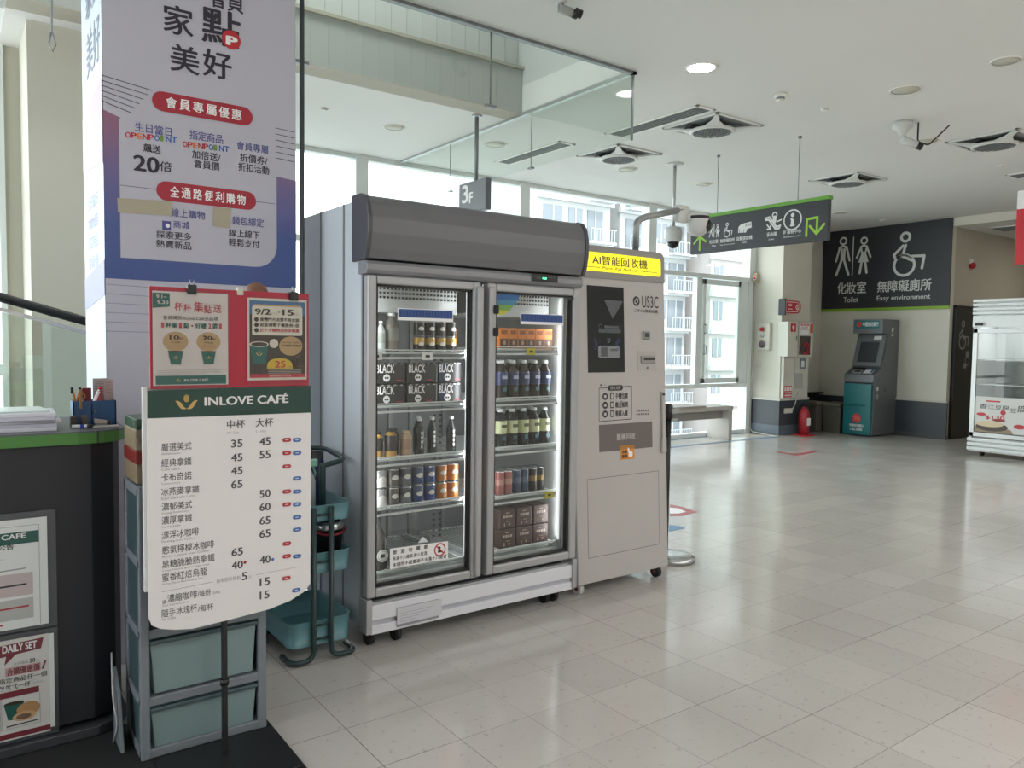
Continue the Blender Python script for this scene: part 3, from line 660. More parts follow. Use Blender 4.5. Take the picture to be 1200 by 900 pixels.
# fourth shelf left: cans in two layers
cols = [('c9c9c6', '8e8e8e', 'white and grey'), ('56534f', '4a4744', 'dark grey-brown'), ('63656b', '3f4048', 'slate grey'), ('2b3f6e', '3c4a66', 'blue'), ('28407c', '2c3c66', 'deep blue'), ('b0713c', 'a8703f', 'copper orange'), ('bd7436', 'b06a33', 'bright orange')]
for i, (h1, h2, nm) in enumerate(cols):
    x = 1.655 + i * .0675
    for k in range(2):
        can('%s %s can in the %s layer of the fourth shelf' % (nth(i, 7), nm, ('lower', 'upper')[k]), .089, .0325, mat('can_a%d' % i, h1, .35, .25), mat('can_b%d' % i, h2, .35, .25), (x, YI, LZ[3] + k * .09), 'mixed cans on the fourth shelf', mat('can_emblem', 'c6c4bd', .4))
# bottom left
t = bottle('drink_bottle', 'large dark bottle with round white label, bottom shelf left', .30, .045, mat('bottle_dark_brown', '3a3734', .2), mat('bottle_dark_brown', '3a3734', .2), mat('cap_black', '222223', .4), (.2, .45), .34, (1.650, YI + .01, LZ[4]), None, .52)
f = Frame((1.650, YI + .01 - .0462, LZ[4]), (1, 0, 0), (0, 0, 1)); m = MB(); m.disc(f, .004, .075, .03, mat('label_offwhite', 'b9bbb6', .5), .0006); m.ring(f, .004, .075, .022, .002, ink, .001); m.rect(f, -.008, .066, .016, .084, ink, .001); m.build('round_label', t)
t = thing('display_tray', 'low clear tray printed with a white triangle, bottom shelf of left door', 'tray', (1.82, YI + .06, LZ[4])); m = MB()
for q in ((1.73, 1.93, 3.32, 3.323, .0, .13), (1.73, 1.93, 3.50, 3.503, 0, .13), (1.73, 1.733, 3.32, 3.5, 0, .13), (1.927, 1.93, 3.32, 3.5, 0, .13), (1.73, 1.93, 3.32, 3.5, 0, .004)): m.box(q[0], q[1], q[2], q[3], LZ[4] + q[4], LZ[4] + q[5], clearplastic)
m.build('tray_body', t); f = FY(3.32); MB().poly(f, [(1.86, LZ[4] + .10), (1.92, LZ[4] + .10), (1.89, LZ[4] + .13)], paper, .001).build('triangle_mark', t)
# right door
for i in range(6):
    a = 2.337 + i * .0595
    t = box_thing('drink_carton', '%s orange and brown coffee carton on the top shelf of the right door' % nth(i, 6), 'carton', a, a + .058, YI - .01, YI + .06, RZ[0], RZ[0] + .108, orange, 'orange cartons on the top right shelf', .002)
    F = FY(YI - .01); m = MB(); z = RZ[0]; m.rect(F, a + .005, z + .003, a + .056, z + .052, brownc, .0008); m.rect(F, a + .012, z + .075, a + .05, z + .095, mat('carton_print', '8d4a1d', .5), .0008)
    for q in range(4): m.disc(F, a + .012 + q * .012, z + .054, .005, orange, .0012, 8)
    m.rect(F, a + .025, z + .02, a + .04, z + .04, tan, .0012); m.build('front_print', t)
def row(label, xs, z, body, lab, lab2, h, r, grp, dy=0):
    for i, x in enumerate(xs):
        t = bottle('coffee_bottle', label % nth(i, len(xs)), h, r, body, lab, capw, (.36, .70), .42, (x, YI + dy, z), grp, .74)
        f = Frame((x, YI + dy - r * 1.015, z), (1, 0, 0), (0, 0, 1)); m = MB(); m.rect(f, -r * .5, h * .52, r * .5, h * .60, lab2, .0006); m.rect(f, -r * .35, h * .20, r * .35, h * .30, mat('print_teal', '3f6a78', .5), .0006); m.build('label_print', t)
row('%s navy label coffee bottle, front row, second shelf of right door', [2.358 + k * .0735 for k in range(5)], RZ[1], bbrown, bnavy, mat('print_pale', 'aab0c8', .5), .205, .0335, 'navy label bottles')
row('%s cream label coffee bottle, front row, third shelf of right door', [2.358 + k * .0735 for k in range(5)], RZ[2], bdark, cream, mat('print_darkgreen', '4d5236', .5), .205, .0335, 'cream label bottles')
row('%s navy label bottle of the back row, second shelf, right door', [2.395 + k * .0735 for k in range(4)], RZ[1], bbrown, bnavy, mat('print_pale', 'aab0c8', .5), .205, .0335, 'navy label bottles in the back row', .08)
row('%s cream label bottle of the back row, third shelf, right door', [2.395 + k * .0735 for k in range(4)], RZ[2], bdark, cream, mat('print_darkgreen', '4d5236', .5), .205, .0335, 'cream label bottles in the back row', .08)
wrap = clearplastic
for i, (a, e, h1, h2, nm) in enumerate(((2.33, 2.432, 'a0605c', 'c08c84', 'pink'), (2.438, 2.545, '30405c', '55657c', 'dark blue'), (2.552, 2.65, '26211f', '8a6a35', 'black and gold'))):
    t = thing('can_pack', '%s shrink-wrapped pack of cans on the fourth shelf of right door' % nm, 'can pack', ((a + e) / 2, YI + .02, RZ[3]), 'wrapped can packs')
    m1 = mat('pack_a%d' % i, h1, .35, .2); m2 = mat('pack_b%d' % i, h2, .35, .2)
    for px_ in (a + (e - a) * .25, a + (e - a) * .75):
        for py_ in (YI + .0, YI + .054): MB().lathe([(.02, 0, steel), (.0255, .008, m1), (.0255, .06, m2), (.0255, .09, m1), (.0255, .128, steel), (.021, .135, steel)], (px_, py_, RZ[3]), 16).build('can', t)
    MB().box(a + .0005, e - .0005, YI - .027, YI + .081, RZ[3] + .001, RZ[3] + .137, wrap, .01).build('plastic_wrap', t)
bxm = mat('pack_cocoa', '4a3733', .5, var=.06); pale = mat('print_cocoa', 'b9a89c', .5)
for i in range(3):
    for k in range(2):
        a = 2.345 + i * .113; z = RZ[4] + k * .106
        t = box_thing('coffee_box', '%s brown coffee box in the %s layer, bottom shelf of right door' % (('left', 'middle', 'right')[i], ('lower', 'upper')[k]), 'coffee box', a, a + .109, YI - .02, YI + .08, z, z + .104, bxm, 'brown coffee boxes', .008)
        F = FY(YI - .02); m = MB(); m.rect(F, a + .04, z + .082, a + .066, z + .086, pale, .001)
        for q, w_ in enumerate((.014, .014, .014, .014)): m.rect(F, a + .024 + q * .016, z + .058, a + .036 + q * .016, z + .072, pale, .001)
        m.rect(F, a + .045, z + .036, a + .07, z + .040, tan, .001); m.rect(F, a + .03, z + .012, a + .036, z + .03, pale, .001); m.rect(F, a + .06, z + .016, a + .072, z + .028, tan, .001); m.build('front_print', t)
# ------------------------------------------------------------------ old-device recycling machine
rw = mat('kiosk_white', 'b3afac', .45, var=.02); rg = mat('kiosk_grey', '8f8c8a', .45); rscr = mat('kiosk_screen', '1a1d22', .12); rdk = mat('kiosk_dark', '2b2a2c', .4); rsl = mat('kiosk_slot', '68605e', .4)
t = thing('recycling_kiosk', 'white self-service device recycling kiosk with lit yellow sign beside the drinks fridge', 'kiosk', (3.19, 3.5, 0))
RX0, RX1 = 2.815, 3.545
sl = (3.30 - 3.20) / (1.98 - .07)
fy = lambda z: 3.20 + (z - .07) * sl
m = MB(); FS = Frame((0, 0, 0), (0, 1, 0), (0, 0, 1))
m.prism(FS, [(fy(.07), .07), (fy(1.80), 1.80), (3.80, 1.80), (3.80, .07)], RX0, RX1, rw, .006)
m.build('cabinet_body', t)
FL = Frame((0, 3.20 - .07 * sl, 0), (1, 0, 0), (0, sl, 1))       # the leaning front
m = MB(); a = FL.px(684, 318); e = FL.px(779.5, 328); v0 = 1.80; v1 = 1.985
q = [(RX0, v0), (RX1, v0), (RX1, v1 - .04)] + [(RX1 - .04 + .04 * math.cos(PI / 2 * i / 5), v1 - .04 + .04 * math.sin(PI / 2 * i / 5)) for i in range(1, 6)] + [(RX0, v1)]
m.prism(FL, q, -.5, .004, rg); m.build('top_box', t)
m = MB(); ylw = mat('lit_yellow', 'fff01e', .4, emit=.25)
qs = [FL.px(*k) for k in ((684.5, 294), (773, 304), (773.5, 324.5), (684.5, 317))]
y0, y1 = qs[3][1], qs[0][1]; x0, x1 = RX0 + .01, qs[1][0]; yb = qs[2][1]; yt = qs[1][1]
cen = (y0 + y1 + yb + yt) / 4; hh = ((y1 - y0) + (yt - yb)) / 4
m.pill(FL, x0, cen - hh, x1, cen + hh, ylw, .008, .018)
m.txt(FL, 'AI智能回收機', x0 + .185 * (x1 - x0), cen - hh * .28, x0 + .83 * (x1 - x0), cen + hh * .70, rdk, .010, .012)
m.txt(FL, 'iPhone  iPad  MacBook', x0 + .29 * (x1 - x0), cen - hh * .72, x0 + .71 * (x1 - x0), cen - hh * .42, rdk, .010)
for a_, e_ in ((.06, .27), (.74, .95)): m.stroke(FL, [(x0 + a_ * (x1 - x0), cen - hh * .58), (x0 + e_ * (x1 - x0), cen - hh * .58)], .003, rdk, .009, cap=False)
m.build('lit_sign', t, 'glowing yellow sign with dark lettering')
m = MB(); q = [FL.px(*k) for k in ((687, 334), (730, 337), (732.5, 436), (689.5, 437))]
u0, u1 = (q[0][0] + q[3][0]) / 2, (q[1][0] + q[2][0]) / 2; v0, v1 = (q[2][1] + q[3][1]) / 2, (q[0][1] + q[1][1]) / 2
m.obox(FL, u0, u1, v0, v1, -.004, .003, rscr, .002)
W, Hh = u1 - u0, v1 - v0; sg = mat('screen_grey', '46494e', .3, emit=.04); sb = mat('screen_blue', '24406c', .3, emit=.08); sw = mat('screen_white', '77797d', .3, emit=.05)
m.poly(FL, [(u0 + .45 * W, v1 - .16 * Hh), (u1 - .03 * W, v1 - .16 * Hh), (u0 + .68 * W, v1 - .38 * Hh)], sg, .0036)
for k in (0.12, .88): m.ring(FL, u0 + k * W, v0 + .33 * Hh, .02, .004, sb, .0036, a0=-1.2 if k < .5 else 1.9, a1=1.2 if k < .5 else 4.3); m.ring(FL, u0 + k * W, v0 + .33 * Hh, .032, .004, sb, .0036, a0=-1.2 if k < .5 else 1.9, a1=1.2 if k < .5 else 4.3)
m.ring(FL, u0 + .34 * W, v0 + .53 * Hh, .011, .004, sg, .0036); m.rect(FL, u0 + .44 * W, v0 + .515 * Hh, u0 + .84 * W, v0 + .545 * Hh, sg, .0036)
m.pill(FL, u0 + .28 * W, v0 + .46 * Hh, u0 + .9 * W, v0 + .505 * Hh, sg, .0036)
for k in range(2): m.stroke(FL, [(u0 + .52 * W, v0 + (.40 - k * .03) * Hh), (u0 + .56 * W, v0 + (.38 - k * .03) * Hh), (u0 + .60 * W, v0 + (.40 - k * .03) * Hh)], .003, sw, .0036)
m.pill(FL, u0 + .27 * W, v0 + .17 * Hh, u0 + .86 * W, v0 + .31 * Hh, sw, .0036, .014); m.rect(FL, u0 + .34 * W, v0 + .185 * Hh, u0 + .52 * W, v0 + .295 * Hh, sg, .004); m.rect(FL, u0 + .60 * W, v0 + .25 * Hh, u0 + .80 * W, v0 + .275 * Hh, sg, .004)
m.build('screen', t)
m = MB(); u, v = FL.px(745.5, 353); m.disc(FL, u, v, .028, rdk, .001, rv=.030)
for k in (-1, 1): m.stroke(FL, [(u - .012 * k, v - .010 * k), (u - .012 * k, v + .003 * k), (u + .004 * k, v + .016 * k), (u + .014 * k, v + .010 * k)], .006, rw, .0016)
m.ptx(FL, 'US3C', 752, 360.5, 771.5, 14, rdk); m.ptx(FL, '二手3C|專業收購', 742.5, 366.5, 770.5, 4.6, rdk, bold=.01)
m.build('logo', t)
m = MB(); a = FL.px(753, 397.5); e = FL.px(760.5, 388.5); m.obox(FL, a[0], e[0], a[1], e[1], 0, .01, alud, .002).rect(FL, a[0] + .01, a[1] + .012, e[0] - .006, e[1] - .01, rdk, .0105); m.build('card_reader', t)
m = MB(); a = FL.px(747.5, 434); e = FL.px(769, 411); m.obox(FL, a[0], e[0], a[1], e[1], 0, .002, mat('kiosk_plate', 'aeaaa7', .4), .001)
a = FL.px(750.5, 426); e = FL.px(767, 417); m.obox(FL, a[0], e[0], a[1], e[1], 0, .009, rg, .003); m.rect(FL, a[0] + .02, a[1] + .02, e[0] - .008, e[1] - .014, black, .0095)
u, v = FL.px(758.5, 431.5); m.lathe([(.009, 0, alud), (.009, .006, alud), (.005, .008, alud)], FL.at(u, v, .002), 12, FL.n); m.build('ticket_slot', t)
m = MB(); q = [FL.px(*k) for k in ((702, 455), (740, 452.5), (740, 491), (702, 494))]
for i in range(4): m.stroke(FL, [q[i], q[(i + 1) % 4]], .004, rdk, .001)
u, v = FL.px(721, 454.5); m.pill(FL, u - .06, v - .016, u + .06, v + .016, rdk, .0014); m.txt(FL, '回收流程', u - .04, v - .010, u + .04, v + .010, rw, .002, .01)
for k, s in enumerate(('手機估價', '機台檢測', '舊機入庫')):
    y = 464.5 + k * 10.6 - k * .2; u, v = FL.px(709, y); m.disc(FL, u, v, .021, rdk, .0014); m.rect(FL, u - .009, v - .008, u + .009, v + .008, rw, .002)
    m.pill(FL, u + .040, v - .019, u + .068, v + .019, rdk, .0014, .005); m.pill(FL, u + .045, v - .013, u + .063, v + .013, rw, .0018, .003)
    m.ptx(FL, s, 721, y + 3, 735.5, 7, rdk, bold=.015)
    if k < 2: uu, vv = FL.px(728, y + 6.5); m.poly(FL, [(uu - .005, vv + .004), (uu + .005, vv + .004), (uu, vv - .005)], rdk, .001)
for k in range(2):
    for q in range(6): a, e = FL.px(745.5 + q * 2.6, 482.5 + k * 4 - q * .1), FL.px(747.3 + q * 2.6, 480.5 + k * 4 - q * .1); m.rect(FL, a[0], a[1], e[0], e[1], rsl, .001)
m.build('instruction_print', t)
m = MB(); q = [FL.px(*k) for k in ((702, 498), (764, 494), (764, 525), (702, 529))]
u0, u1 = q[0][0], q[1][0]; v0, v1 = (q[2][1] + q[3][1]) / 2, (q[0][1] + q[1][1]) / 2
m.obox(FL, u0, u1, v0, v1, -.002, .002, rsl, .001); m.txt(FL, '舊機回收', u0 + .31 * (u1 - u0), v0 + .38 * (v1 - v0), u0 + .66 * (u1 - u0), v0 + .62 * (v1 - v0), rw, .003, .015)
m.build('return_slot', t, 'dark brown-grey return flap')
m = MB(); og = mat('sticker_orange', 'd08a32', .5); a = FL.px(727, 539); e = FL.px(743, 521)
m.rect(FL, a[0], a[1], e[0], e[1] - .022, og, .003).rect(FL, a[0] - .01, e[1] - .022, e[0] + .0, e[1], mat('sticker_orange_dark', 'a8702a', .5), .003)
u, v = (a[0] + e[0]) / 2, a[1]; m.txt(FL, '按壓', a[0] + .01, v + .036, u - .004, v + .056, rdk, .004, .02).txt(FL, '推開', a[0] + .01, v + .010, u - .004, v + .030, rdk, .004, .02)
m.pill(FL, u + .008, v + .012, u + .040, v + .045, paper, .0036, .01); m.stroke(FL, [(u + .014, v + .035), (u + .006, v + .062)], .012, paper, .004)
m.build('sticker', t, 'orange sticker with a pointing hand')
m = MB()
for pts in (((690.5, 561), (773, 551), (771, 635), (689.5, 650)),):
    q = [FL.px(*k) for k in pts]
    q = [(2.90, q[3][1]), (2.90, q[0][1]), (RX1 - .075, (q[1][1] + q[0][1]) / 2), (RX1 - .075, q[3][1])]; q = [(2.895, .215), (2.895, .66), (3.47, .66), (3.47, .215)]
    for i in range(4): m.stroke(FL, [q[i], q[(i + 1) % 4]], .003, rsl, .0006)
    m.rect(FL, q[0][0] + .004, q[0][1] + .004, q[2][0] - .004, q[2][1] - .004, rw, .0004)
m.build('service_door', t)
m = MB(); m.disc(FL, 3.01, 1.19, .006, rdk, .001).disc(FL, 3.04, 1.19, .003, rdk, .001); m.build('lens', t)
m = MB(); m.obox(FL, RX1 - .045, RX1 - .028, .80, 1.14, .002, .016, rw, .004); m.lathe([(.009, 0, rdk), (.009, .006, rdk)], FL.at(RX1 - .037, 1.125, .016), 10, FL.n); m.obox(FL, RX1 - .055, RX1 - .02, .77, .86, .002, .022, rw, .004); m.build('door_lever', t)
for x, y in ((2.87, 3.262), (3.49, 3.25), (2.87, 3.74), (3.49, 3.74)):
    m = MB(); m.cyl((x - .015, y, .034), (x + .015, y, .034), .034, mat('wheel_white', 'c9c7c4', .4) if x < 3 else rubber, 16).cyl((x - .016, y, .034), (x + .016, y, .034), .014, mat('wheel_hub', '6b3a38', .5), 12).box(x - .024, x + .024, y - .02, y + .025, .058, .078, alu); m.build('caster', t)
# camera on a bent pipe
cw = mat('camera_white', 'c9cac8', .4); clens = mat('camera_lens', '111114', .1)
t = thing('security_camera', 'white round security camera on a bent pipe above the recycling kiosk', 'security camera', (3.455, 3.45, 1.985))
MB().tube(fillet([(3.455, 3.45, 1.98), (3.455, 3.45, 2.18), (3.52, 3.45, 2.215), (3.86, 3.45, 2.30)], .09), .021, mat('pipe_grey', '9a9d9d', .35, .5), 12).cyl((3.455, 3.45, 1.975), (3.455, 3.45, 1.99), .045, alud).build('bent_pipe', t)
MB().box(3.82, 3.93, 3.43, 3.48, 2.22, 2.33, cw, .012).cyl((3.90, 3.45, 2.25), (3.97, 3.43, 2.25), .03, cw).build('bracket', t)
m = MB(); m.lathe([(.001, .075, cw), (.055, .068, cw), (.074, .045, rdk), (.078, .03, rdk), (.078, .025, cw), (.08, -.01, cw), (.068, -.05, cw), (.04, -.075, cw), (.001, -.085, cw)], (3.99, 3.42, 2.22), 24).build('camera_head', t)
MB().lathe([(.045, 0, clens), (.042, .018, clens), (.02, .032, clens), (.001, .035, clens)], (4.02, 3.37, 2.205), 18, (.45, -.8, -.1)).build('lens', t)
# stanchion behind the kiosk
t = thing('stanchion', 'black belt post on a round steel base behind the recycling kiosk', 'stanchion', (3.855, 3.45, 0))
MB().lathe([(.15, 0, steel), (.15, .025, steel), (.13, .038, steel), (.04, .045, steel), (.001, .046, steel)], (3.855, 3.45, 0), 32).build('base', t)
m = MB(); m.cyl((3.78, 3.45, .02), (3.78, 3.45, 1.03), .024, black, 16); m.lathe([(.033, .94, black), (.033, 1.03, black), (.02, 1.04, black)], (3.78, 3.45, 0), 16); m.build('post', t)
m = MB(); m.box(3.78, 3.85, 3.41, 3.42, .98, 1.01, mat('belt_grey', '9fa2a4', .5)).box(3.78, 3.84, 3.41, 3.42, .93, .945, mat('belt_grey', '9fa2a4', .5)); m.build('belt_clip', t)

# ------------------------------------------------------------------ ATM
ag = mat('atm_grey', '6f7377', .45, .2, var=.03); agd = mat('atm_dark_grey', '55595e', .4); teal = mat('atm_teal', '1d6d72', .35, var=.03); asc = mat('atm_screen', '3c4146', .15)
t = thing('cash_machine', 'tall grey and teal cash machine under the restroom wall sign', 'cash machine', (12.25, 6.78, 0))
A0, A1 = 6.53, 7.03        # along y
FA = Frame((0, 0, 0), (1, 0, 0), (0, 0, 1))   # profile (x, z), extruded along y by the frame normal (-y)
m = MB(); prof = [(11.93, .02), (11.93, .85), (11.90, .87), (11.90, .99), (12.14, 1.10), (12.33, 1.70), (12.33, 1.89), (12.64, 1.89), (12.64, .02)]
m.prism(FA, prof, -A1, -A0, ag, .006); m.build('cabinet_body', t)
MB().box(11.885, 11.935, A0 + .02, A1 - .01, .02, .845, teal, .008).build('front_door', t, 'teal lower door')
m = MB(); m.tube([(11.885, A1 - .07, .50), (11.86, A1 - .07, .50), (11.86, A0 + .12, .50), (11.885, A0 + .12, .50)], .010, teal); m.build('door_handle', t)
F = FX(11.885); m = MB(); cy = -(A0 + A1) / 2 - .0; m.disc(F, cy, .285, .075, mat('bank_red', 'c23b3b', .5), .001)
for k in range(3): m.stroke(F, [(cy - .05 + .01 * k, .30 - .02 * k), (cy - .01, .325 - .025 * k), (cy + .05, .29 - .02 * k)], .008, mat('bank_pink', 'd98a86', .5), .0016)
m.txt(F, '中國信託銀行', cy - .12, .145, cy + .12, .190, paper, .0016, .02); m.txt(F, 'CTBC BANK', cy - .105, .085, cy + .105, .125, paper, .0016, .03)
m.build('bank_logo', t)
# sloped console and screen
n1 = V((12.14 - 11.90, 0, 1.10 - .99)).normalized(); F1 = Frame((11.90, 0, .99), (0, -1, 0), n1)
m = MB(); m.obox(F1, -A1 + .03, -A0 - .03, .01, .255, 0, .012, agd, .004)
m.obox(F1, -A1 + .06, -A1 + .27, .17, .235, .012, .016, black, .002); m.obox(F1, -A1 + .11, -A1 + .27, .03, .13, .012, .022, alu, .004); m.obox(F1, -A1 + .14, -A1 + .24, .05, .11, .022, .025, black, .003)
m.obox(F1, -A0 - .20, -A0 - .05, .03, .15, .012, .02, alu, .003); m.build('keypad_console', t)
m = MB()
for i in range(4):
    for j in range(4): m.obox(F1, -A0 - .19 + i * .034, -A0 - .165 + i * .034, .04 + j * .026, .058 + j * .026, .02, .025, blue if i == 3 else paper, .001)
m.build('keys', t)
n2 = V((12.33 - 12.14, 0, 1.70 - 1.10)).normalized(); F2 = Frame((12.14, 0, 1.10), (0, -1, 0), n2)
m = MB(); m.obox(F2, -A1 + .01, -A0 - .01, .02, .61, -.01, .05, ag, .01); m.obox(F2, -A1 + .05, -A0 - .05, .06, .55, .05, .054, mat('atm_bezel', '6a6e73', .4), .003); m.build('screen_housing', t)
MB().obox(F2, -A1 + .09, -A0 - .09, .08, .43, .053, .056, asc, .002).build('screen', t)
MB().obox(F2, -A0 - .20, -A0 - .07, .47, .53, .053, .058, paper, .002).build('sticker', t)
m = MB(); m.box(12.12, 12.34, A0 - .0, A1 + .0, 1.66, 1.89, ag, .006); m.build('top_box', t)
F = FX(12.12); m = MB(); m.rect(F, -A1 + .03, 1.74, -A0 - .05, 1.87, teal, .002); m.disc(F, -A1 + .10, 1.81, .045, mat('bank_red', 'c23b3b', .5), .003); m.txt(F, '中國信託銀行', -A1 + .165, 1.775, -A0 - .07, 1.845, paper, .003, .02); m.build('bank_sign', t)
F = FY(A0); m = MB(); m.rect(F, 12.40, 1.62, 12.46, 1.76, paper, .002).rect(F, 12.41, 1.65, 12.45, 1.70, black, .003).rect(F, 12.0, .74, 12.06, .80, paper, .002).rect(F, 11.98, .6, 12.06, .68, mat('label_grey_pale', 'a9abac', .5), .002).rect(F, 12.22, .72, 12.30, .78, agd, .002); m.build('side_stickers', t)
# bins beside it
for i, (x, y, lb) in enumerate(((11.93, 7.60, 'grey lidded bin beside the pillar, farther from the cash machine'), (12.06, 7.26, 'grey lidded bin right beside the cash machine'))):
    t = thing('waste_bin', lb, 'bin', (x, y, 0), 'grey bins by the cash machine'); bg_ = mat('bin_grey', '57554f', .6, var=.05)
    MB().box(x - .13, x + .2, y - .16, y + .16, 0, .44, bg_, .02).build('bin_body', t); MB().box(x - .14, x + .21, y - .165, y + .165, .44, .50, mat('bin_lid', '625f58', .5), .015).build('lid', t)

# ------------------------------------------------------------------ big restroom wall sign
sg = mat('sign_slate', '2a2c32', .5); sw = mat('sign_white', 'd5d6d4', .5)
def man(m, F, cx, y0, h, c, d=.0016, woman=False):
    w = h * .055
    m.ring(F, cx, y0 + h * .90, h * .062, w * .85, c, d)
    if not woman:
        m.stroke(F, [(cx - .10 * h, y0 + .72 * h), (cx - .19 * h, y0 + .38 * h)], w, c, d); m.stroke(F, [(cx + .10 * h, y0 + .72 * h), (cx + .19 * h, y0 + .38 * h)], w, c, d)
        m.stroke(F, [(cx - .17 * h, y0 + .02 * h), (cx - .03 * h, y0 + .42 * h), (cx - .04 * h, y0 + .68 * h)], w * 1.2, c, d); m.stroke(F, [(cx + .17 * h, y0 + .02 * h), (cx + .03 * h, y0 + .42 * h), (cx + .04 * h, y0 + .68 * h)], w * 1.2, c, d)
        m.stroke(F, [(cx - .10 * h, y0 + .73 * h), (cx, y0 + .77 * h), (cx + .10 * h, y0 + .73 * h)], w, c, d)
    else:
        m.stroke(F, [(cx - .08 * h, y0 + .73 * h), (cx - .20 * h, y0 + .44 * h)], w, c, d); m.stroke(F, [(cx + .08 * h, y0 + .73 * h), (cx + .20 * h, y0 + .44 * h)], w, c, d)
        m.stroke(F, [(cx - .08 * h, y0 + .74 * h), (cx, y0 + .77 * h), (cx + .08 * h, y0 + .74 * h)], w, c, d)
        m.poly(F, [(cx - .15 * h, y0 + .31 * h), (cx + .15 * h, y0 + .31 * h), (cx + .05 * h, y0 + .60 * h), (cx - .05 * h, y0 + .60 * h)], c, d)
        m.stroke(F, [(cx - .06 * h, y0 + .60 * h), (cx - .075 * h, y0 + .72 * h)], w * .8, c, d); m.stroke(F, [(cx + .06 * h, y0 + .60 * h), (cx + .075 * h, y0 + .72 * h)], w * .8, c, d)
        for q in (-1, 1): m.stroke(F, [(cx + q * .055 * h, y0 + .30 * h), (cx + q * .10 * h, y0 + .02 * h)], w * 1.2, c, d)
def wheelchair(m, F, cx, y0, h, c, d=.0016):
    w = h * .06
    m.ring(F, cx - .01 * h, y0 + .88 * h, h * .065, w, c, d)
    m.ring(F, cx - .02 * h, y0 + .25 * h, h * .20, w, c, d)
    m.stroke(F, [(cx - .06 * h, y0 + .69 * h), (cx - .26 * h, y0 + .50 * h), (cx - .22 * h, y0 + .40 * h), (cx - .06 * h, y0 + .48 * h), (cx + .0 * h, y0 + .70 * h)], w, c, d)
    m.stroke(F, [(cx - .06 * h, y0 + .47 * h), (cx + .16 * h, y0 + .36 * h)], w * 1.5, c, d)
    m.stroke(F, [(cx + .16 * h, y0 + .44 * h), (cx + .42 * h, y0 + .43 * h), (cx + .38 * h, y0 + .16 * h)], w, c, d)
t = thing('wall_sign', 'large slate restroom wall sign with white pictograms and a green bottom stripe', 'sign', (12.64, 6.85, 2.05))
Y0, Y1 = 5.755, 7.94
MB().box(12.625, 12.65, Y0, Y1, 2.10, CZ - .004, sg).build('sign_board', t); MB().box(12.624, 12.65, Y0, Y1, 2.055, 2.10, lime).build('green_stripe', t)
F = FX(12.625); m = MB()
def at(x, y): return F.px(x, y)
a = at(987, 323); b2 = at(988, 279); man(m, F, a[0] + .0, a[1], (b2[1] - a[1]) * 1.02, sw)
m.build('man_pictogram', t); m = MB(); a = at(1012, 320.5); b2 = at(1012.5, 279); man(m, F, a[0] - .01, a[1], (b2[1] - a[1]) * 1.03, sw, woman=True)
m.build('woman_pictogram', t); m = MB(); m.pstroke(F, [(1000.5, 278), (998.5, 323)], .018, sw)
m.build('divider_line', t); m = MB(); a = at(1056, 324); b2 = at(1058, 272); wheelchair(m, F, at(1061, 300)[0], a[1], b2[1] - a[1], sw)
m.build('wheelchair_pictogram', t); m = MB(); m.ptx(F, '化妝室', 981, 345, 1014.5, 13.5, sw, .002, .015); m.ptx(F, 'Toilet', 988.5, 354.5, 1005.5, 6.2, sw, .002, .01)
m.ptx(F, '無障礙廁所', 1028, 343, 1091, 13.5, sw, .002, .015); m.ptx(F, 'Easy environment', 1027.5, 353.8, 1090, 7, sw, .002, .01)
m.build('lettering', t)
# black restroom door in the corridor
t = thing('door_1', None, None, (13.2, 5.75, 0), kind='structure'); bd = mat('door_black', '232221', .5, var=.06)
MB().box(12.765, 13.62, 5.715, 5.745, 0, 2.085, bd).build('door_leaf', t); MB().box(12.755, 12.785, 5.70, 5.75, 0, 2.11, black).box(12.755, 13.65, 5.70, 5.75, 2.085, 2.11, black).box(13.62, 13.65, 5.70, 5.75, 0, 2.11, black).build('door_frame', t)
F = FY(5.715); m = MB(); dg = mat('door_print', '8a8a86', .5); wheelchair(m, F, 13.04, 1.42, .46, dg, .002); m.disc(F, 13.22, 1.34, .06, dg, .002); m.ring(F, 13.22, 1.24, .06, .015, dg, .002); m.rect(F, 13.10, 1.12, 13.2, 1.2, dg, .002); m.build('door_print', t)
t = thing('fire_alarm', 'small white and red alarm lamp high on the corridor wall', 'alarm', (13.265, 5.74, 2.76)); MB().box(13.22, 13.31, 5.72, 5.75, 2.79, 2.87, white, .01).build('base', t); MB().ball((13.265, 5.71, 2.76), .05, red).build('lamp', t)
tvent = mat('vent_dark', '6f6c62', .6)
def vent(label, x0, x1, y0, y1, z=CZ, group='linear ceiling vents'):
    t = thing('ceiling_vent', label, 'vent', ((x0 + x1) / 2, (y0 + y1) / 2, z), group)
    fr = MB()
    for q in ((x0, x0 + .03, y0, y1), (x1 - .03, x1, y0, y1), (x0, x1, y0, y0 + .03), (x0, x1, y1 - .03, y1)): fr.box(q[0], q[1], q[2], q[3], z - .012, z + .001, white, .003)
    fr.build('frame', t); MB().box(x0 + .02, x1 - .02, y0 + .02, y1 - .02, z - .003, z - .001, tvent).build('backing', t)
    s = MB(); n = max(3, int(min(x1 - x0, y1 - y0) / .035)); 
    for k in range(1, n):
        if x1 - x0 < y1 - y0: x = x0 + (x1 - x0) * k / n; s.box(x - .004, x + .004, y0 + .03, y1 - .03, z - .011, z - .003, alud)
        else: y = y0 + (y1 - y0) * k / n; s.box(x0 + .03, x1 - .03, y - .004, y + .004, z - .011, z - .003, alud)
    s.build('slats', t)
vent('long slatted ceiling vent between the glass barrier corner and the round fan grilles', 5.165, 5.40, 4.46, 5.62)
vent('slatted ceiling vent seen through the glass barrier near the windows', 5.0, 5.22, 6.1, 7.25)
vent('dark square vent in the lower corridor ceiling', 13.2, 13.75, 4.6, 5.5, 3.33)
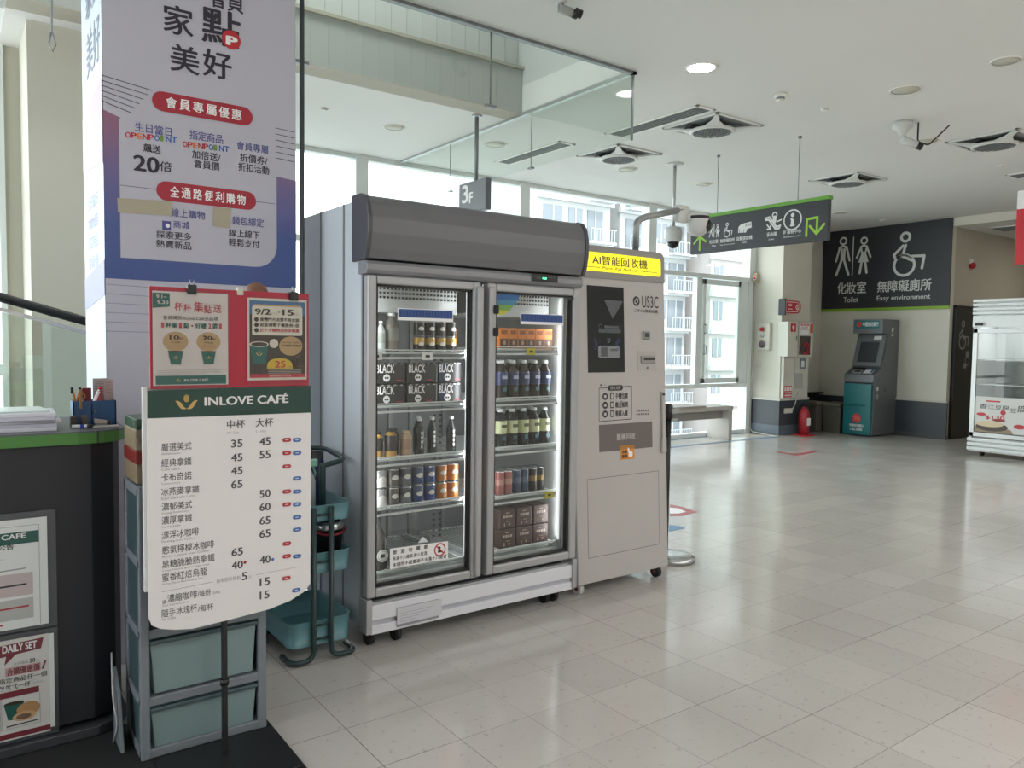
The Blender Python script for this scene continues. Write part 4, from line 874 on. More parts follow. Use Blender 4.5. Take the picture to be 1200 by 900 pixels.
vent('short ceiling vent at the right edge of the photo above the white fridge', 10.0, 10.3, 3.1, 4.0)

# ------------------------------------------------------------------ hanging direction sign
HX = 6.71
t = thing('hanging_sign', 'long slate direction sign with green top bar hanging on two wires', 'sign', (HX, 5.0, 2.43))
MB().box(HX - .02, HX + .03, 4.17, 5.83, 2.43, 2.815, sg, .003).build('sign_board', t); MB().box(HX - .028, HX + .038, 4.16, 5.84, 2.81, 2.845, mat('sign_green', '5f9a30', .45), .003).build('green_bar', t)
for y in (5.488, 4.51): MB().cyl((HX, y, 2.84), (HX, y, CZ), .004, alud, 6).cyl((HX, y, CZ - .02), (HX, y, CZ), .018, alud, 10).build('wire', t)
F = FX(HX - .02); m = MB()
lg2 = mat('sign_lime', '8fbf3a', .5)
m.pstroke(F, [(819.8, 293), (820.2, 278)], .022, lg2, .0014); m.pstroke(F, [(813.5, 285.5), (820.3, 277), (827, 283)], .022, lg2, .0018)
m.build('up_arrow', t); m = MB(); m.pstroke(F, [(944.8, 276.5), (945.8, 257), (958, 254.6), (957, 273)], .024, lg2, .0014); m.pstroke(F, [(949, 265), (956.8, 274), (966, 262.5)], .024, lg2, .0018)
m.build('return_arrow', t); m = MB()
for x, wm in ((833.2, False), (840.8, True)):
    a = F.px(x, 278); b2 = F.px(x, 263); man(m, F, a[0], a[1], b2[1] - a[1], sw, woman=wm)
m.pstroke(F, [(837, 263), (836.8, 278)], .008, sw)
m.build('restroom_pictogram', t); m = MB(); a = F.px(852, 278); b2 = F.px(852, 261); wheelchair(m, F, a[0], a[1], b2[1] - a[1], sw)
m.build('wheelchair_pictogram', t); m = MB(); m.ppoly(F, [(865, 273), (865.5, 266), (869, 262.5), (880.5, 259.5), (881, 266.5), (876, 268), (874, 272.5)], sw)
m.ptx(F, 'ATM', 873.5, 265.5, 879.5, 3.2, sg, .0022, .02)
for k in range(3): m.pstroke(F, [(867 + k * 2.6, 269), (866.6 + k * 2.4, 273.5)], .006, sg, .0022)
m.build('cash_pictogram', t); m = MB(); m.pstroke(F, [(897, 256), (902, 254.5), (910, 266), (914.5, 264)], .018, sw); m.pstroke(F, [(897.5, 258), (901, 257.5), (909, 268.5), (913, 267.5), (914.5, 264)], .018, sw)
a = F.px(907.5, 259); m.ring(F, *F.px(908, 252), .018, .014, sw); m.pstroke(F, [(908, 255), (907.5, 260)], .04, sw); m.pstroke(F, [(899, 263.5), (902.5, 268)], .014, sw); m.pstroke(F, [(899.2, 268.5), (902.8, 268.5), (903, 264.5)], .014, sw)
m.pstroke(F, [(911, 259.5), (915.5, 257.5)], .014, sw)
m.build('escalator_pictogram', t); m = MB(); a = F.px(928.8, 257.5); m.ring(F, a[0], a[1], .088, .014, sw); m.disc(F, a[0], a[1] + .045, .02, sw); m.stroke(F, [(a[0], a[1] + .005), (a[0], a[1] - .05)], .034, sw, cap=False); m.stroke(F, [(a[0] - .025, a[1] - .055), (a[0] + .025, a[1] - .055)], .016, sw, cap=False); m.stroke(F, [(a[0] - .022, a[1] + .01), (a[0], a[1] + .01)], .014, sw, cap=False)
m.build('information_pictogram', t)
for s, x0, y0, x1, h in (('化妝室', 831.2, 286, 841.5, 4.5), ('Toilet', 834, 289.3, 839, 1.9), ('無障礙廁所', 844, 285, 861, 4.6), ('Easy environment', 844, 288.3, 861, 1.6), ('自動提款機', 863.5, 282.4, 881.5, 4.8), ('ATM', 870, 285.3, 874.5, 1.6), ('手扶梯', 898.5, 277.8, 910, 5), ('Escalator', 901, 281.5, 907.5, 1.7), ('3F 服務中心', 917.5, 275, 939, 5), ('Information center', 917.5, 279, 938.5, 1.6)):
    MB().ptx(F, s, x0, y0, x1, h, sw, .002, .015).build('lettering', t)
# 3F sign
t = thing('floor_number_sign', 'small grey sign reading 3F hung on a pole behind the fridge top', 'sign', (3.87, 5.9, 2.6))
MB().box(3.85, 3.91, 5.70, 6.14, 2.60, 2.875, mat('sign_grey', '5c5f63', .5), .004).build('sign_board', t); MB().cyl((3.88, 5.9, 2.87), (3.88, 5.9, CZ), .018, alud, 12).cyl((3.88, 5.9, CZ - .02), (3.88, 5.9, CZ), .045, alu, 16).build('pole', t)
F = FX(3.85); m = MB(); m.ptx(F, '3', 541.8, 238.5, 548.5, 20, sw, .001, .03); m.ptx(F, 'F', 550, 238, 553.8, 12, sw, .001, .03); m.build('lettering', t)

# ------------------------------------------------------------------ ceiling fittings
dm = mat('lamp_disc', 'c4c4b4', .5); lit = mat('lamp_lit', 'ffffff', .5, emit=5)
def downlight(label, x, y, r=.115, on=False):
    t = thing('ceiling_light', label, 'ceiling light', (x, y, CZ), 'round ceiling lights')
    MB().lathe([(r * .84, -.004, white), (r, -.012, white), (r * 1.02, -.004, white), (r * 1.02, .001, white)], (x, y, CZ), 28, caps=False).lathe([(r * .82, .0, alud), (r * .86, -.008, alud)], (x, y, CZ), 28, caps=False).build('ring', t)
    MB().lathe([(.001, -.007, lit if on else dm), (r * .83, -.006, lit if on else dm), (r * .83, 0, lit if on else dm)], (x, y, CZ), 28).build('diffuser', t)
for lb, q, r, on in (('lit round ceiling light', (821.5, 79), .118, True), ('unlit round ceiling light near the hanging camera with a cable, left of it in view', (1061.5, 105), .118, False), ('unlit round ceiling light in the upper right corner', (1179, 71), .10, False),
        ('unlit round ceiling light right beside the cabled camera', (1085, 165), .118, False), ('small unlit ceiling light above the hanging sign', (824.5, 215.5), .105, False), ('unlit round ceiling light beside the far fan grille', (735, 198), .12, False),
        ('ceiling light seen behind the glass barrier, left one', (462, 149), .105, False), ('ceiling light seen behind the glass barrier, right one', (580.5, 169), .12, False), ('dim ceiling light close to the wall sign', (983, 249), .118, False)):
    downlight(lb, *ceilpt(*q), r, on)
x, y = ceilpt(821.5, 79)
#light('downlight_lamp', 'AREA', (x, y, CZ - .02), 10, (0, 0, 0), .2, .2)
fanw = mat('fan_white', 'd4d5d2', .45); fand = mat('fan_dark', '2f3133', .6); fang = mat('fan_grey', '7f8282', .5)
def fan(label, x, y):
    t = thing('ceiling_fan', label, 'ceiling fan', (x, y, CZ), 'square ceiling circulation fans'); h = .325
    fr = MB()
    for q in ((-h, -h + .03, -h, h), (h - .03, h, -h, h), (-h, h, -h, -h + .03), (-h, h, h - .03, h)): fr.box(x + q[0], x + q[1], y + q[2], y + q[3], CZ - .016, CZ + .001, fanw, .004)
    fr.build('frame', t); MB().box(x - h + .02, x + h - .02, y - h + .02, y + h - .02, CZ - .003, CZ - .001, fang).build('backing', t)
    b = MB()
    for k in range(5):
        a = k * 2 * PI / 5 + .3; f = Frame((x, y, CZ - .02), (math.cos(a), math.sin(a), 0), (-math.sin(a), math.cos(a), .25))
        b.prism(f, [(.09, -.03), (.26, -.06), (.27, .04), (.10, .03)], -.001, .001, fand)
    b.build('blades', t)
    for k in range(4):
        sp = MB()
        a = PI / 4 + k * PI / 2
        pts = [V((x + math.cos(a) * r, y + math.sin(a) * r, CZ - z)) for r, z in ((.43, .012), (.35, .015), (.27, .024), (.19, .040))]
        d = V((-math.sin(a), math.cos(a), 0))
        for i in range(3):
            w0, w1 = (.012, .018, .024, .055)[i], (.018, .024, .055)[i]
            w0, w1 = (.014, .026, .036)[i], (.026, .036, .085)[i]
            lo = V((0, 0, -.014)); A, B = pts[i], pts[i + 1]
            sp._solid([A - d * w0, A - d * w0 + lo, A + d * w0, A + d * w0 + lo, B - d * w1, B - d * w1 + lo, B + d * w1, B + d * w1 + lo], [(0, 1, 3, 2), (4, 6, 7, 5), (0, 4, 5, 1), (2, 3, 7, 6), (0, 2, 6, 4), (1, 5, 7, 3)], fanw, 0)
        sp.build('spoke', t)
    rg_ = MB(); rg_.lathe([(.175, -.034, fanw), (.205, -.040, fanw), (.208, -.056, fanw), (.182, -.068, fanw), (.172, -.058, fanw), (.175, -.034, fanw)], (x, y, CZ), 32, caps=False)
    rg_.build('grille_ring', t)
    gr = MB(); gr.lathe([(.175, -.042, fand), (.001, -.043, fand)], (x, y, CZ), 24)
    for k in range(9):
        o = -.16 + k * .04; l = math.sqrt(max(.175 ** 2 - o * o, 1e-4)); gr.box(x + o - .004, x + o + .004, y - l, y + l, CZ - .065, CZ - .059, fang); gr.box(x - l, x + l, y + o - .003, y + o + .003, CZ - .063, CZ - .058, fang)
    gr.build('grille', t)
fan('square ceiling fan grille nearest the lit ceiling light', 5.78, 4.81); fan('square ceiling fan grille beside the glass barrier edge, above the fridge', 5.86, 6.13)
fan('square ceiling fan grille above and beyond the hanging sign', 8.86, 5.28); fan('square ceiling fan grille beside the cabled camera at far right', 8.30, 3.42)
def detector(label, x, y, r, h):
    t = thing('smoke_detector', label, 'smoke detector', (x, y, CZ), 'smoke detectors'); MB().lathe([(r, 0, white), (r, -h * .4, white), (r * .7, -h * .5, alud), (r * .7, -h * .8, white), (r * .5, -h, white), (.001, -h, white)], (x, y, CZ), 20).build('detector_body', t)
for lb, q, r, h in (('dome smoke detector between the lit light and the cabled camera', (914.5, 110), .05, .06), ('small flat smoke detector above the hanging sign wires', (967, 127), .035, .02), ('tiny flat smoke detector beneath the far right fan grille', (1172, 194), .04, .02), ('small flat detector on the ceiling behind the left glass panels', (380, 127), .04, .02), ('tiny flat detector near the wall sign', (1035, 258), .05, .02)):
    detector(lb, *ceilpt(*q), r, h)
# bullet cameras
x, y = 2.985, 3.645
t = thing('bullet_camera', 'grey bullet camera with black front at the top edge of the photo', 'security camera', (x, y, CZ)); MB().lathe([(.035, 0, cw), (.035, -.012, cw), (.018, -.018, alud), (.018, -.05, alud), (.016, -.055, alud)], (x, y, CZ), 18).build('mount', t)
d = V((.86, -.36, -.24)).normalized(); p0 = V((x - .012, y, CZ - .048))
MB().cyl(p0, p0 + d * .085, .026, mat('camera_grey', '9b9d99', .45), 18).build('camera_body', t); MB().cyl(p0 + d * .085, p0 + d * .118, .026, black, 18).build('camera_front', t)
uu = V((0, 0, 1)); MB().cyl(p0 + d * .10 + uu * .012, p0 + d * .145 + uu * .012, .027, black, 18, .025).build('sun_hood', t)
x, y = 7.0, 3.66
t = thing('bullet_camera', 'white ceiling camera with a hanging black cable near the far right fan', 'security camera', (x, y, CZ)); MB().lathe([(.085, 0, cw), (.085, -.05, cw), (.05, -.07, cw), (.03, -.11, cw), (.02, -.13, cw)], (x, y, CZ), 20).build('mount', t)
d = V((.72, -.55, -.35)).normalized(); p0 = V((x - .0, y, CZ - .15)); MB().cyl(p0, p0 + d * .14, .034, cw, 16).build('camera_body', t); MB().cyl(p0 + d * .14, p0 + d * .19, .034, black, 16).build('camera_front', t)
MB().tube(fillet([(x + .12, y - .08, CZ), (x + .12, y - .08, CZ - .17), (x + .20, y - .14, CZ - .20), (x + .36, y - .24, CZ - .215 + .2)], .03), .007, black, 6).build('cable', t)
x, y = ceilpt(791, 192)
t = thing('dome_camera', 'white dome camera hanging on a long ceiling pole behind the bent pipe', 'security camera', (x, y, CZ)); MB().cyl((x, y, 2.72), (x, y, CZ), .017, alu, 12).lathe([(.10, 0, cw), (.09, -.015, cw), (.02, -.02, cw)], (x, y, CZ), 18).build('pole', t)
MB().lathe([(.03, .14, cw), (.085, .13, cw), (.10, .09, cw), (.10, .02, cw), (.085, -.02, cw), (.07, -.035, cw)], (x, y, 2.62), 20).build('camera_body', t); MB().lathe([(.07, -.035, clens), (.06, -.075, clens), (.03, -.10, clens), (.001, -.105, clens)], (x, y, 2.62), 18).build('lens', t)
# hook wire by the banner
MB().tube([(.435, 4.3, CZ), (.43, 4.3, 3.1), (.426, 4.3, 2.86), (.442, 4.3, 2.80), (.430, 4.3, 2.765), (.412, 4.3, 2.80), (.424, 4.3, 2.855)], .004, alud, 6).build('hook_wire', None, 'thin hanging wire with a loop beside the banner column', 'wire', loc=(.435, 4.3, CZ))
# ------------------------------------------------------------------ coffee menu stand
bwht = mat('board_white', 'd9d5d5', .5); bedge = mat('board_edge', 'c3c3c3', .5); stgrey = mat('text_grey', '4b4a4c', .6); soft = mat('text_soft', '9d9a9a', .6)
t = thing('menu_stand', 'white cafe menu board with dark green header on a black floor stand', 'menu stand', (.735, 2.60, 0))
MB().box(.53, .93, 2.41, 2.725, .006, .016, black, .003).build('base_plate', t)
MB().box(-.35, .936, 2.38, 3.06, 0, .006, rubber, .002).build('floor_mat', None, 'black flat mat on the floor under the menu stand and drawer unit', 'mat', loc=(.5, 2.7, 0))
MB().box(.728, .746, 2.631, 2.649, .016, 1.24, black, .003).cyl((.737, 2.64, .25), (.737, 2.64, .27), .015, black, 12).build('pole', t)
MB().box(.486, .50, 2.612, 2.63, .62, 1.268, bedge, .002).box(.486, 1.02, 2.618, 2.626, 1.15, 1.268, bedge, .002).build('back_frame', t)
Y = 2.606; F = FY(Y)
q = [F.px(*k) for k in ((172.3, 457.6), (172.6, 600), (174.5, 725), (178, 733), (188, 737), (205, 738), (225, 737), (270, 726), (315, 714), (340, 704), (357, 693), (363.5, 684), (364.1, 600), (364.1, 452.1))]
m = MB(); m.prism(F, q[::-1], -.006, 0, bwht); m.build('board', t)
m = MB(); h = [F.px(*k) for k in ((172.3, 457.6), (172.4, 490.4), (364.1, 483.5), (364.1, 452.1))]; m.poly(F, h, green, .0008)
cxy = F.px(218.5, 472)
def logo(m, F, u, v, s, c, d=.0016):
    n = 8
    bean = [(math.cos(2 * PI * i / 14) * .22 * s, .30 * s + math.sin(2 * PI * i / 14) * .34 * s) for i in range(14)]
    m.poly(F, [(u + a - .02 * s, v + b) for a, b in bean[3:12]], c, d); m.poly(F, [(u + a + .02 * s, v + b) for a, b in bean[10:] + bean[:5]], c, d)
    for k in (-1, 1):
        leaf = [(0, -.62)] + [(k * (.12 + .78 * i / n), -.62 + .75 * (i / n) + .22 * math.sin(PI * i / n)) for i in range(1, n)] + [(k * .95, .12)] + [(k * (.12 + .78 * i / n), -.62 + .75 * (i / n) - .30 * math.sin(PI * i / n)) for i in range(n - 1, 0, -1)]
        m.poly(F, [(u + a * s, v + b * s) for a, b in leaf], c, d)
logo(m, F, cxy[0], cxy[1] + .003, .036, gold)
m.ptx(F, 'INLOVE CAFÉ', 240, 475.3, 337.5, 12.5, bwht, .0016, .03)
m.build('header', t, 'dark green header with the cafe name'); m = MB()
m.ptx(F, '中杯', 266, 502.5, 287, 10, stgrey, .001, .012); m.ptx(F, '大杯', 299.5, 500.5, 320, 10, stgrey, .001, .012); m.ptx(F, 'M / 12oz', 266, 509, 280, 3, soft, .001); m.ptx(F, 'L / 16oz', 300, 507, 312, 3, soft, .001)
RB = mat('pill_red', 'a8323c', .5); BB = mat('pill_blue', '3a66a6', .5)
rows = [('嚴選美式', 'Americano', 189, 528.5, 224.5, '35', '45', 'rb'), ('經典拿鐵', 'Café Latte', 189, 547, 224.5, '45', '55', 'rb'), ('卡布奇諾', 'Cappuccino', 189, 564, 224.5, '45', '', 'r'), ('冰燕麥拿鐵', 'Iced Oatmilk Latte', 189, 581, 233.5, '65', '', 'b'),
        ('濃郁美式', 'Strong Americano', 189.5, 598.5, 225, '', '50', 'rb'), ('濃厚拿鐵', 'Strong Latte', 189.5, 614.5, 225, '', '60', 'rb'), ('漂浮冰咖啡', 'Floating-Iced Coffee', 189.5, 632, 233, '', '65', 'b'), ('憨氣檸檬冰咖啡', 'Becky Lemon Iced Coffee', 190, 649.5, 251, '', '65', 'b'),
        ('黑糖脆脆熱拿鐵', 'Crispy Natural Brown Sugar Latte', 190, 666, 251.5, '65', '', 'r'), ('蜜香紅焙烏龍', 'Honey Flavor Red Oolong Tea', 190, 681.5, 242.5, '40', '40', 'rb')]
py = [523.5, 538.5, 554.5, 570, 584, 599, 614.5, 630, 651, 666]
by = [515.5, 530.5, 546.5, 561, 576.5, 592, 607, 621.5, 637, 652.5]
L = [524, 541, 556.5, 572]
Mp = [(277.5, 524.5), (277.5, 541), (277.5, 556.5), (277.5, 572.5), None, None, None, None, (278, 652), (278, 667.5)]
Lp = [(310.5, 522), (310.5, 537.5), None, None, (310.5, 583.5), (310.5, 599), (310.5, 615), (310.5, 630.5), None, (310.5, 661)]
pilly = [515.5, 530.8, 546.5, 560.5, 576, 591, 606, 620.5, 637, 651.8]
for k, (zh, en, x0, y0, x1, mm_, ll, pp) in enumerate(rows):
    tilt = 0.075
    m.ptx(F, zh, x0, y0 + .5, x1, 9.5, stgrey, .001); m.ptx(F, en, x0, y0 + 5, x0 + (x1 - x0) * (.62 if len(en) < 13 else .9), 3, soft, .001)
    if Mp[k]: x, y = Mp[k]; m.ptx(F, mm_, x - 6.5, y, x + 6.5, 9, stgrey, .001, .02)
    if Lp[k]: x, y = Lp[k]; m.ptx(F, ll, x - 6.2, y, x + 6.2, 9, stgrey, .001, .02)
    for ch, x, mt in (('r', 336, RB), ('b', 348, BB)):
        if ch in pp:
            u, v = F.px(x, pilly[k]); MB().pill(F, u - .0155, v - .0072, u + .0155, v + .0072, mt, .001).rect(F, u - .006, v - .0012, u + .006, v + .0012, bwht, .0014).build('temperature_mark', t)
u, v = F.px(287, 659); MB().disc(F, u, v, .005, RB, .001).build('price_dot', t); u, v = F.px(319.5, 655.5); MB().disc(F, u, v, .005, BB, .001).build('price_dot', t)
m.pstroke(F, [(190, 693.5), (249, 682)], .0015, soft, .001); m.pstroke(F, [(300, 673.5), (351, 664)], .0015, soft, .001)
m.ptx(F, '自帶飲料杯折', 254, 683.5, 282, 5, soft, .001); m.ptx(F, '5', 283.5, 680, 289.5, 9, stgrey, .001, .02); m.ptx(F, '元', 291, 678, 294.5, 3.5, soft, .001)
m.ptx(F, '加購', 190, 708.5, 194, 5, stgrey, .001); m.ptx(F, '濃縮咖啡', 196, 706.5, 231, 9.5, stgrey, .001); m.ptx(F, '/每份', 231.5, 700, 247, 8, stgrey, .001); m.ptx(F, '(加購)', 248.5, 697, 258, 3.5, soft, .001); m.ptx(F, 'Add Espresso Shot', 190, 712, 222, 3, soft, .001)
m.ptx(F, '隨手冰塊杯', 189.5, 724, 231, 9.5, stgrey, .001); m.ptx(F, '/每杯', 232, 717.5, 250, 8, stgrey, .001); m.ptx(F, 'Ice Cube', 190, 727.5, 206, 3, soft, .001)
m.ptx(F, '15', 304.5, 687, 316, 9, stgrey, .001, .02); m.ptx(F, '15', 304.5, 702.5, 315.5, 9, stgrey, .001, .02)
for x, y, mt in ((335.5, 677.5, RB), (347, 691.5, BB)): u, v = F.px(x, y); MB().pill(F, u - .0155, v - .0072, u + .0155, v + .0072, mt, .001).rect(F, u - .006, v - .0012, u + .006, v + .0012, bwht, .0014).build('temperature_mark', t)
m.build('lettering', t)
# red poster board on top
t = thing('poster_board', 'red board with two clipped coffee posters standing on top of the menu', 'poster board', (.76, 2.615, 1.26)); rb = mat('board_red', 'a01730', .45)
MB().box(.508, 1.022, 2.606, 2.614, 1.262, 1.582, rb, .002).build('board', t)
F = FY(2.604); pw = mat('poster_paper', 'c9bdb9', .5); pg = mat('poster_green', '1f5a52', .5); pt = mat('poster_tan', 'b08f66', .5); pbr = mat('poster_brown', '3a2c26', .5); pcream = mat('poster_cream', 'cfc6b8', .5); prd = mat('poster_red', 'b23340', .5)
m = MB(); q = [F.px(*k) for k in ((178, 338), (178, 450), (262, 448), (262, 343))]; u0, u1 = .516, .744; v0, v1 = 1.272, 1.568
m.obox(F, u0, u1, v0, v1, 0, .002, pw); W, Hh = u1 - u0, v1 - v0
X = lambda a: u0 + a * W
Z = lambda b: v0 + b * Hh
m.rect(F, X(.03), Z(.01), X(.97), Z(.105), pg, .003); m.txt(F, 'INLOVE CAFÉ', X(.40), Z(.04), X(.72), Z(.075), pw, .004, .03); logo(m, F, X(.32), Z(.057), .008, gold, .004)
m.poly(F, [(X(.0), Z(.82)), (X(.0), Z(.98)), (X(.22), Z(.98)), (X(.22), Z(.84)), (X(.12), Z(.83))], pg, .003); m.txt(F, '9.1~', X(.05), Z(.925), X(.18), Z(.96), pw, .004, .02); m.txt(F, '9.30', X(.06), Z(.865), X(.2), Z(.9), pw, .004, .02)
for k, (ch, a, b, s) in enumerate((('杯', .28, .80, .1), ('杯', .40, .79, .1), ('集', .53, .79, .13), ('點', .67, .78, .1), ('送', .80, .79, .11))): m.txt(F, ch, X(a), Z(b), X(a + s), Z(b + s * .85), prd, .004, .01)
m.txt(F, '會員購買inLove Café全品項', X(.13), Z(.70), X(.86), Z(.745), pbr, .004)
for k, (ch, mt) in enumerate((('1', prd), ('杯', pg), ('集', pg), ('1', prd), ('點', pg), ('・', pg), ('好', pg), ('禮', pg), ('2', prd), ('選', pg), ('1', prd))):
    a = .09 + k * .077
    if ch == '・': m.disc(F, X(a + .035), Z(.64), .003, prd, .004)
    else: m.txt(F, ch, X(a + (.024 if ch in '12' else 0)), Z(.615), X(a + ((.046 if ch == '1' else .06) if ch in '12' else .07)), Z(.67), mt, .004, .03)
for a, s in ((.29, '10'), (.73, '20')):
    m.disc(F, X(a), Z(.47), W * .165, pt, .003, 28, Hh * .105); m.txt(F, s, X(a - .075), Z(.49), X(a + .045), Z(.535), pbr, .004, .02); m.txt(F, '點', X(a + .05), Z(.49), X(a + .10), Z(.515), pbr, .004)
    m.txt(F, '可兌換', X(a - .06), Z(.45), X(a + .06), Z(.472), pbr, .004); m.stroke(F, [(X(a - .1), Z(.42)), (X(a + .1), Z(.42))], .0015, prd, .004, cap=False)
    m.poly(F, [(X(a - .065), Z(.225)), (X(a + .065), Z(.225)), (X(a + .095), Z(.36)), (X(a - .095), Z(.36))], pg, .005); m.rect(F, X(a - .1), Z(.355), X(a + .1), Z(.37), pbr, .0055); logo(m, F, X(a), Z(.30), .008, gold, .0056)
for k in range(3): m.stroke(F, [(X(.05), Z(.16 - k * .02)), (X(.9 - .2 * (k == 2)), Z(.165 - k * .02))], .0012, soft, .004, cap=False)
m.build('poster', t, 'pale poster with two paper cups')
m = MB(); u0, u1 = .808, 1.012; v0, v1 = 1.284, 1.560; W, Hh = u1 - u0, v1 - v0
m.obox(F, u0, u1, v0, v1, 0, .002, pcream); m.rect(F, X(.03), Z(.03), X(.97), Z(.97), pbr, .003); m.rect(F, X(.03), Z(.80), X(.97), Z(.97), mat('poster_blue', '38608c', .5), .0034); m.rect(F, X(.03), Z(.03), X(.97), Z(.075), prd, .0034); m.txt(F, '活動詳情請洽門市公告', X(.35), Z(.04), X(.72), Z(.066), pcream, .0045)
m.pill(F, X(.07), Z(.55), X(.92), Z(.905), pcream, .004, .006); m.rect(F, X(.1), Z(.90), X(.9), Z(.925), pt, .0038)
m.txt(F, '9/2', X(.12), Z(.80), X(.37), Z(.87), pbr, .005, .03); m.txt(F, '(一)', X(.39), Z(.80), X(.48), Z(.83), pbr, .005); m.txt(F, '-', X(.50), Z(.83), X(.54), Z(.84), pbr, .005); m.txt(F, '15', X(.58), Z(.80), X(.76), Z(.87), pbr, .005, .03); m.txt(F, '(二)', X(.78), Z(.80), X(.88), Z(.83), pbr, .005)
for k, s in enumerate(('實體門市消費不限金額', '就能得電子優惠券1張', '於下次購物憑券享優惠')):
    z = Z(.74 - k * .065); m.disc(F, X(.14), z, .0075, pbr, .005); m.txt(F, s, X(.20), z - .006, X(.86), z + .007, pbr if k < 2 else prd, .005, .02)
m.poly(F, [(X(.08), Z(.20)), (X(.29), Z(.20)), (X(.34), Z(.44)), (X(.03), Z(.44))], pg, .004); m.disc(F, X(.185), Z(.44), W * .155, pcream, .0045, 24, Hh * .035); m.disc(F, X(.185), Z(.438), W * .135, pbr, .005, 24, Hh * .026); logo(m, F, X(.185), Z(.33), .012, gold, .005)
m.disc(F, X(.72), Z(.42), W * .20, pt, .004, 28, Hh * .12); m.txt(F, 'InLove Café', X(.56), Z(.455), X(.86), Z(.48), pbr, .005); m.txt(F, '中杯美式咖啡', X(.56), Z(.41), X(.90), Z(.44), pbr, .005, .02); m.disc(F, X(.43), Z(.45), W * .075, pcream, .004)
for k in range(14): m.disc(F, X(.78 + .14 * random.random()), Z(.16 + .15 * random.random()), .006, mat('bean', '5a4032', .5), .004, 10, .004)
m.poly(F, [(X(.31), Z(.14))] + [(X(.53) - W * .22 * math.cos(PI * i / 12), Z(.14) + Hh * .13 * math.sin(PI * i / 12) ** .6) for i in range(13)], mat('poster_yellow', 'c7a630', .5), .0045)
m.txt(F, '25', X(.45), Z(.155), X(.62), Z(.235), prd, .0055, .03); m.txt(F, '元/杯', X(.66), Z(.155), X(.73), Z(.175), pbr, .0055)
for k in range(3): m.stroke(F, [(X(.33), Z(.12 - k * .017)), (X(.9), Z(.12 - k * .017))], .001, pcream, .0045, cap=False)
m.build('poster', t, 'dark coffee poster with a yellow price')
for a, e in ((.512, .748), (.804, 1.016)): MB().obox(F, a, e, 1.264, 1.574 if a < .7 else 1.566, .007, .0075, clearplastic).build('plastic_sleeve', t)
for x, z in ((.632, 1.572), (.965, 1.566)):
    m = MB(); m.box(x - .014, x + .014, 2.592, 2.618, z - .010, z + .020, black, .003); m.tube([(x - .006, 2.60, z + .018), (x - .006, 2.598, z + .036), (x + .006, 2.598, z + .036), (x + .006, 2.60, z + .018)], .0015, steel, 5); m.build('binder_clip', t)
m = MB(); m.box(.775, .795, 2.598, 2.618, 1.566, 1.592, mat('clip_pale', 'b9b7a6', .4), .003); m.build('bulldog_clip', t)
MB().lathe([(.001, -.04, pt), (.03, -.03, pt), (.042, 0, mat('orb_brown', '6d4a38', .4)), (.03, .03, mat('orb_brown', '6d4a38', .4)), (.001, .042, pt)], (.855, 2.655, 1.575), 18).build('round_topper', t, 'brown half-round piece peeking over the board')

# ------------------------------------------------------------------ drawer unit
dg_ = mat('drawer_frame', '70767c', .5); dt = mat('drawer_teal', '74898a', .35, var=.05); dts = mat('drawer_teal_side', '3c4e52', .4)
t = thing('drawer_unit', 'tall grey plastic storage unit with pale teal drawers behind the menu stand', 'drawer unit', (.70, 2.9, 0))
x0, x1, y0, y1 = .494, .915, 2.742, 3.0
m = MB()
for x in (x0, x1 - .03):
    for y in (y0, y1 - .03): m.box(x, x + .03, y, y + .03, .007, .93, dg_, .004)
for z in (.007, .185, .415, .655, .895): m.box(x0, x1, y0 + .004, y1, z, z + .032, dg_, .004)
m.box(x0, x1, y1 - .012, y1, .007, .93, dg_); m.box(x1 - .012, x1 - .004, y0 + .02, y1, .007, .93, dg_)
m.build('frame', t)
for k, (z0, z1) in enumerate(((.036, .178), (.222, .408), (.452, .648), (.690, .888))):
    d = MB(); d.prism(FY(y0 + .012), [(x0 + .044, z0), (x1 - .046, z0), (x1 - .036, z1 - .012), (x1 - .036, z1), (x0 + .034, z1), (x0 + .034, z1 - .012)], -.25, 0, dt, .006)
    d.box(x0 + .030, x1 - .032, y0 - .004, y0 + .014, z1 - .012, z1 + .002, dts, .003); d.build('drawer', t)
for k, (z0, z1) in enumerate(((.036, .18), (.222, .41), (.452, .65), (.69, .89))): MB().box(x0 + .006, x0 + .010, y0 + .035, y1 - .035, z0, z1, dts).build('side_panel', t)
# bag on the unit
t = thing('snack_bag', 'beige, red and green printed plastic bag on the grey drawer unit', 'bag', (.57, 2.92, .93)); bgb = mat('bag_beige', '84745e', .4, var=.15, scale=20); bgr = mat('bag_red', '74241f', .4, var=.2, scale=20); bgg = mat('bag_green', '2c4a34', .35)
m = MB(); F = FY(2.85)
for a, e, mt, g in ((.932, 1.0, bgb, 0), (1.0, 1.045, bgr, .004), (1.045, 1.115, bgb, .002), (1.115, 1.15, bgg, 0)): m.box(.500 - g, .70 + g, 2.80 - g, 3.0, a, e, mt, .004)
m.build('bag_body', t)
m = MB(); m.tube(fillet([(.50, 2.80, 1.15), (.496, 2.795, 1.10), (.53, 2.792, 1.055), (.58, 2.79, 1.05)], .03), .005, clearplastic, 6); m.box(.496, .72, 2.795, 2.80, 1.06, 1.15, clearplastic, .002); m.build('clear_flap', t)
for x, y in ((.55, 2.85), (.585, 2.83), (.64, 2.86)): MB().ball((x, y, 1.152), .022, black, 12, 6, .9).build('black_lid', t)
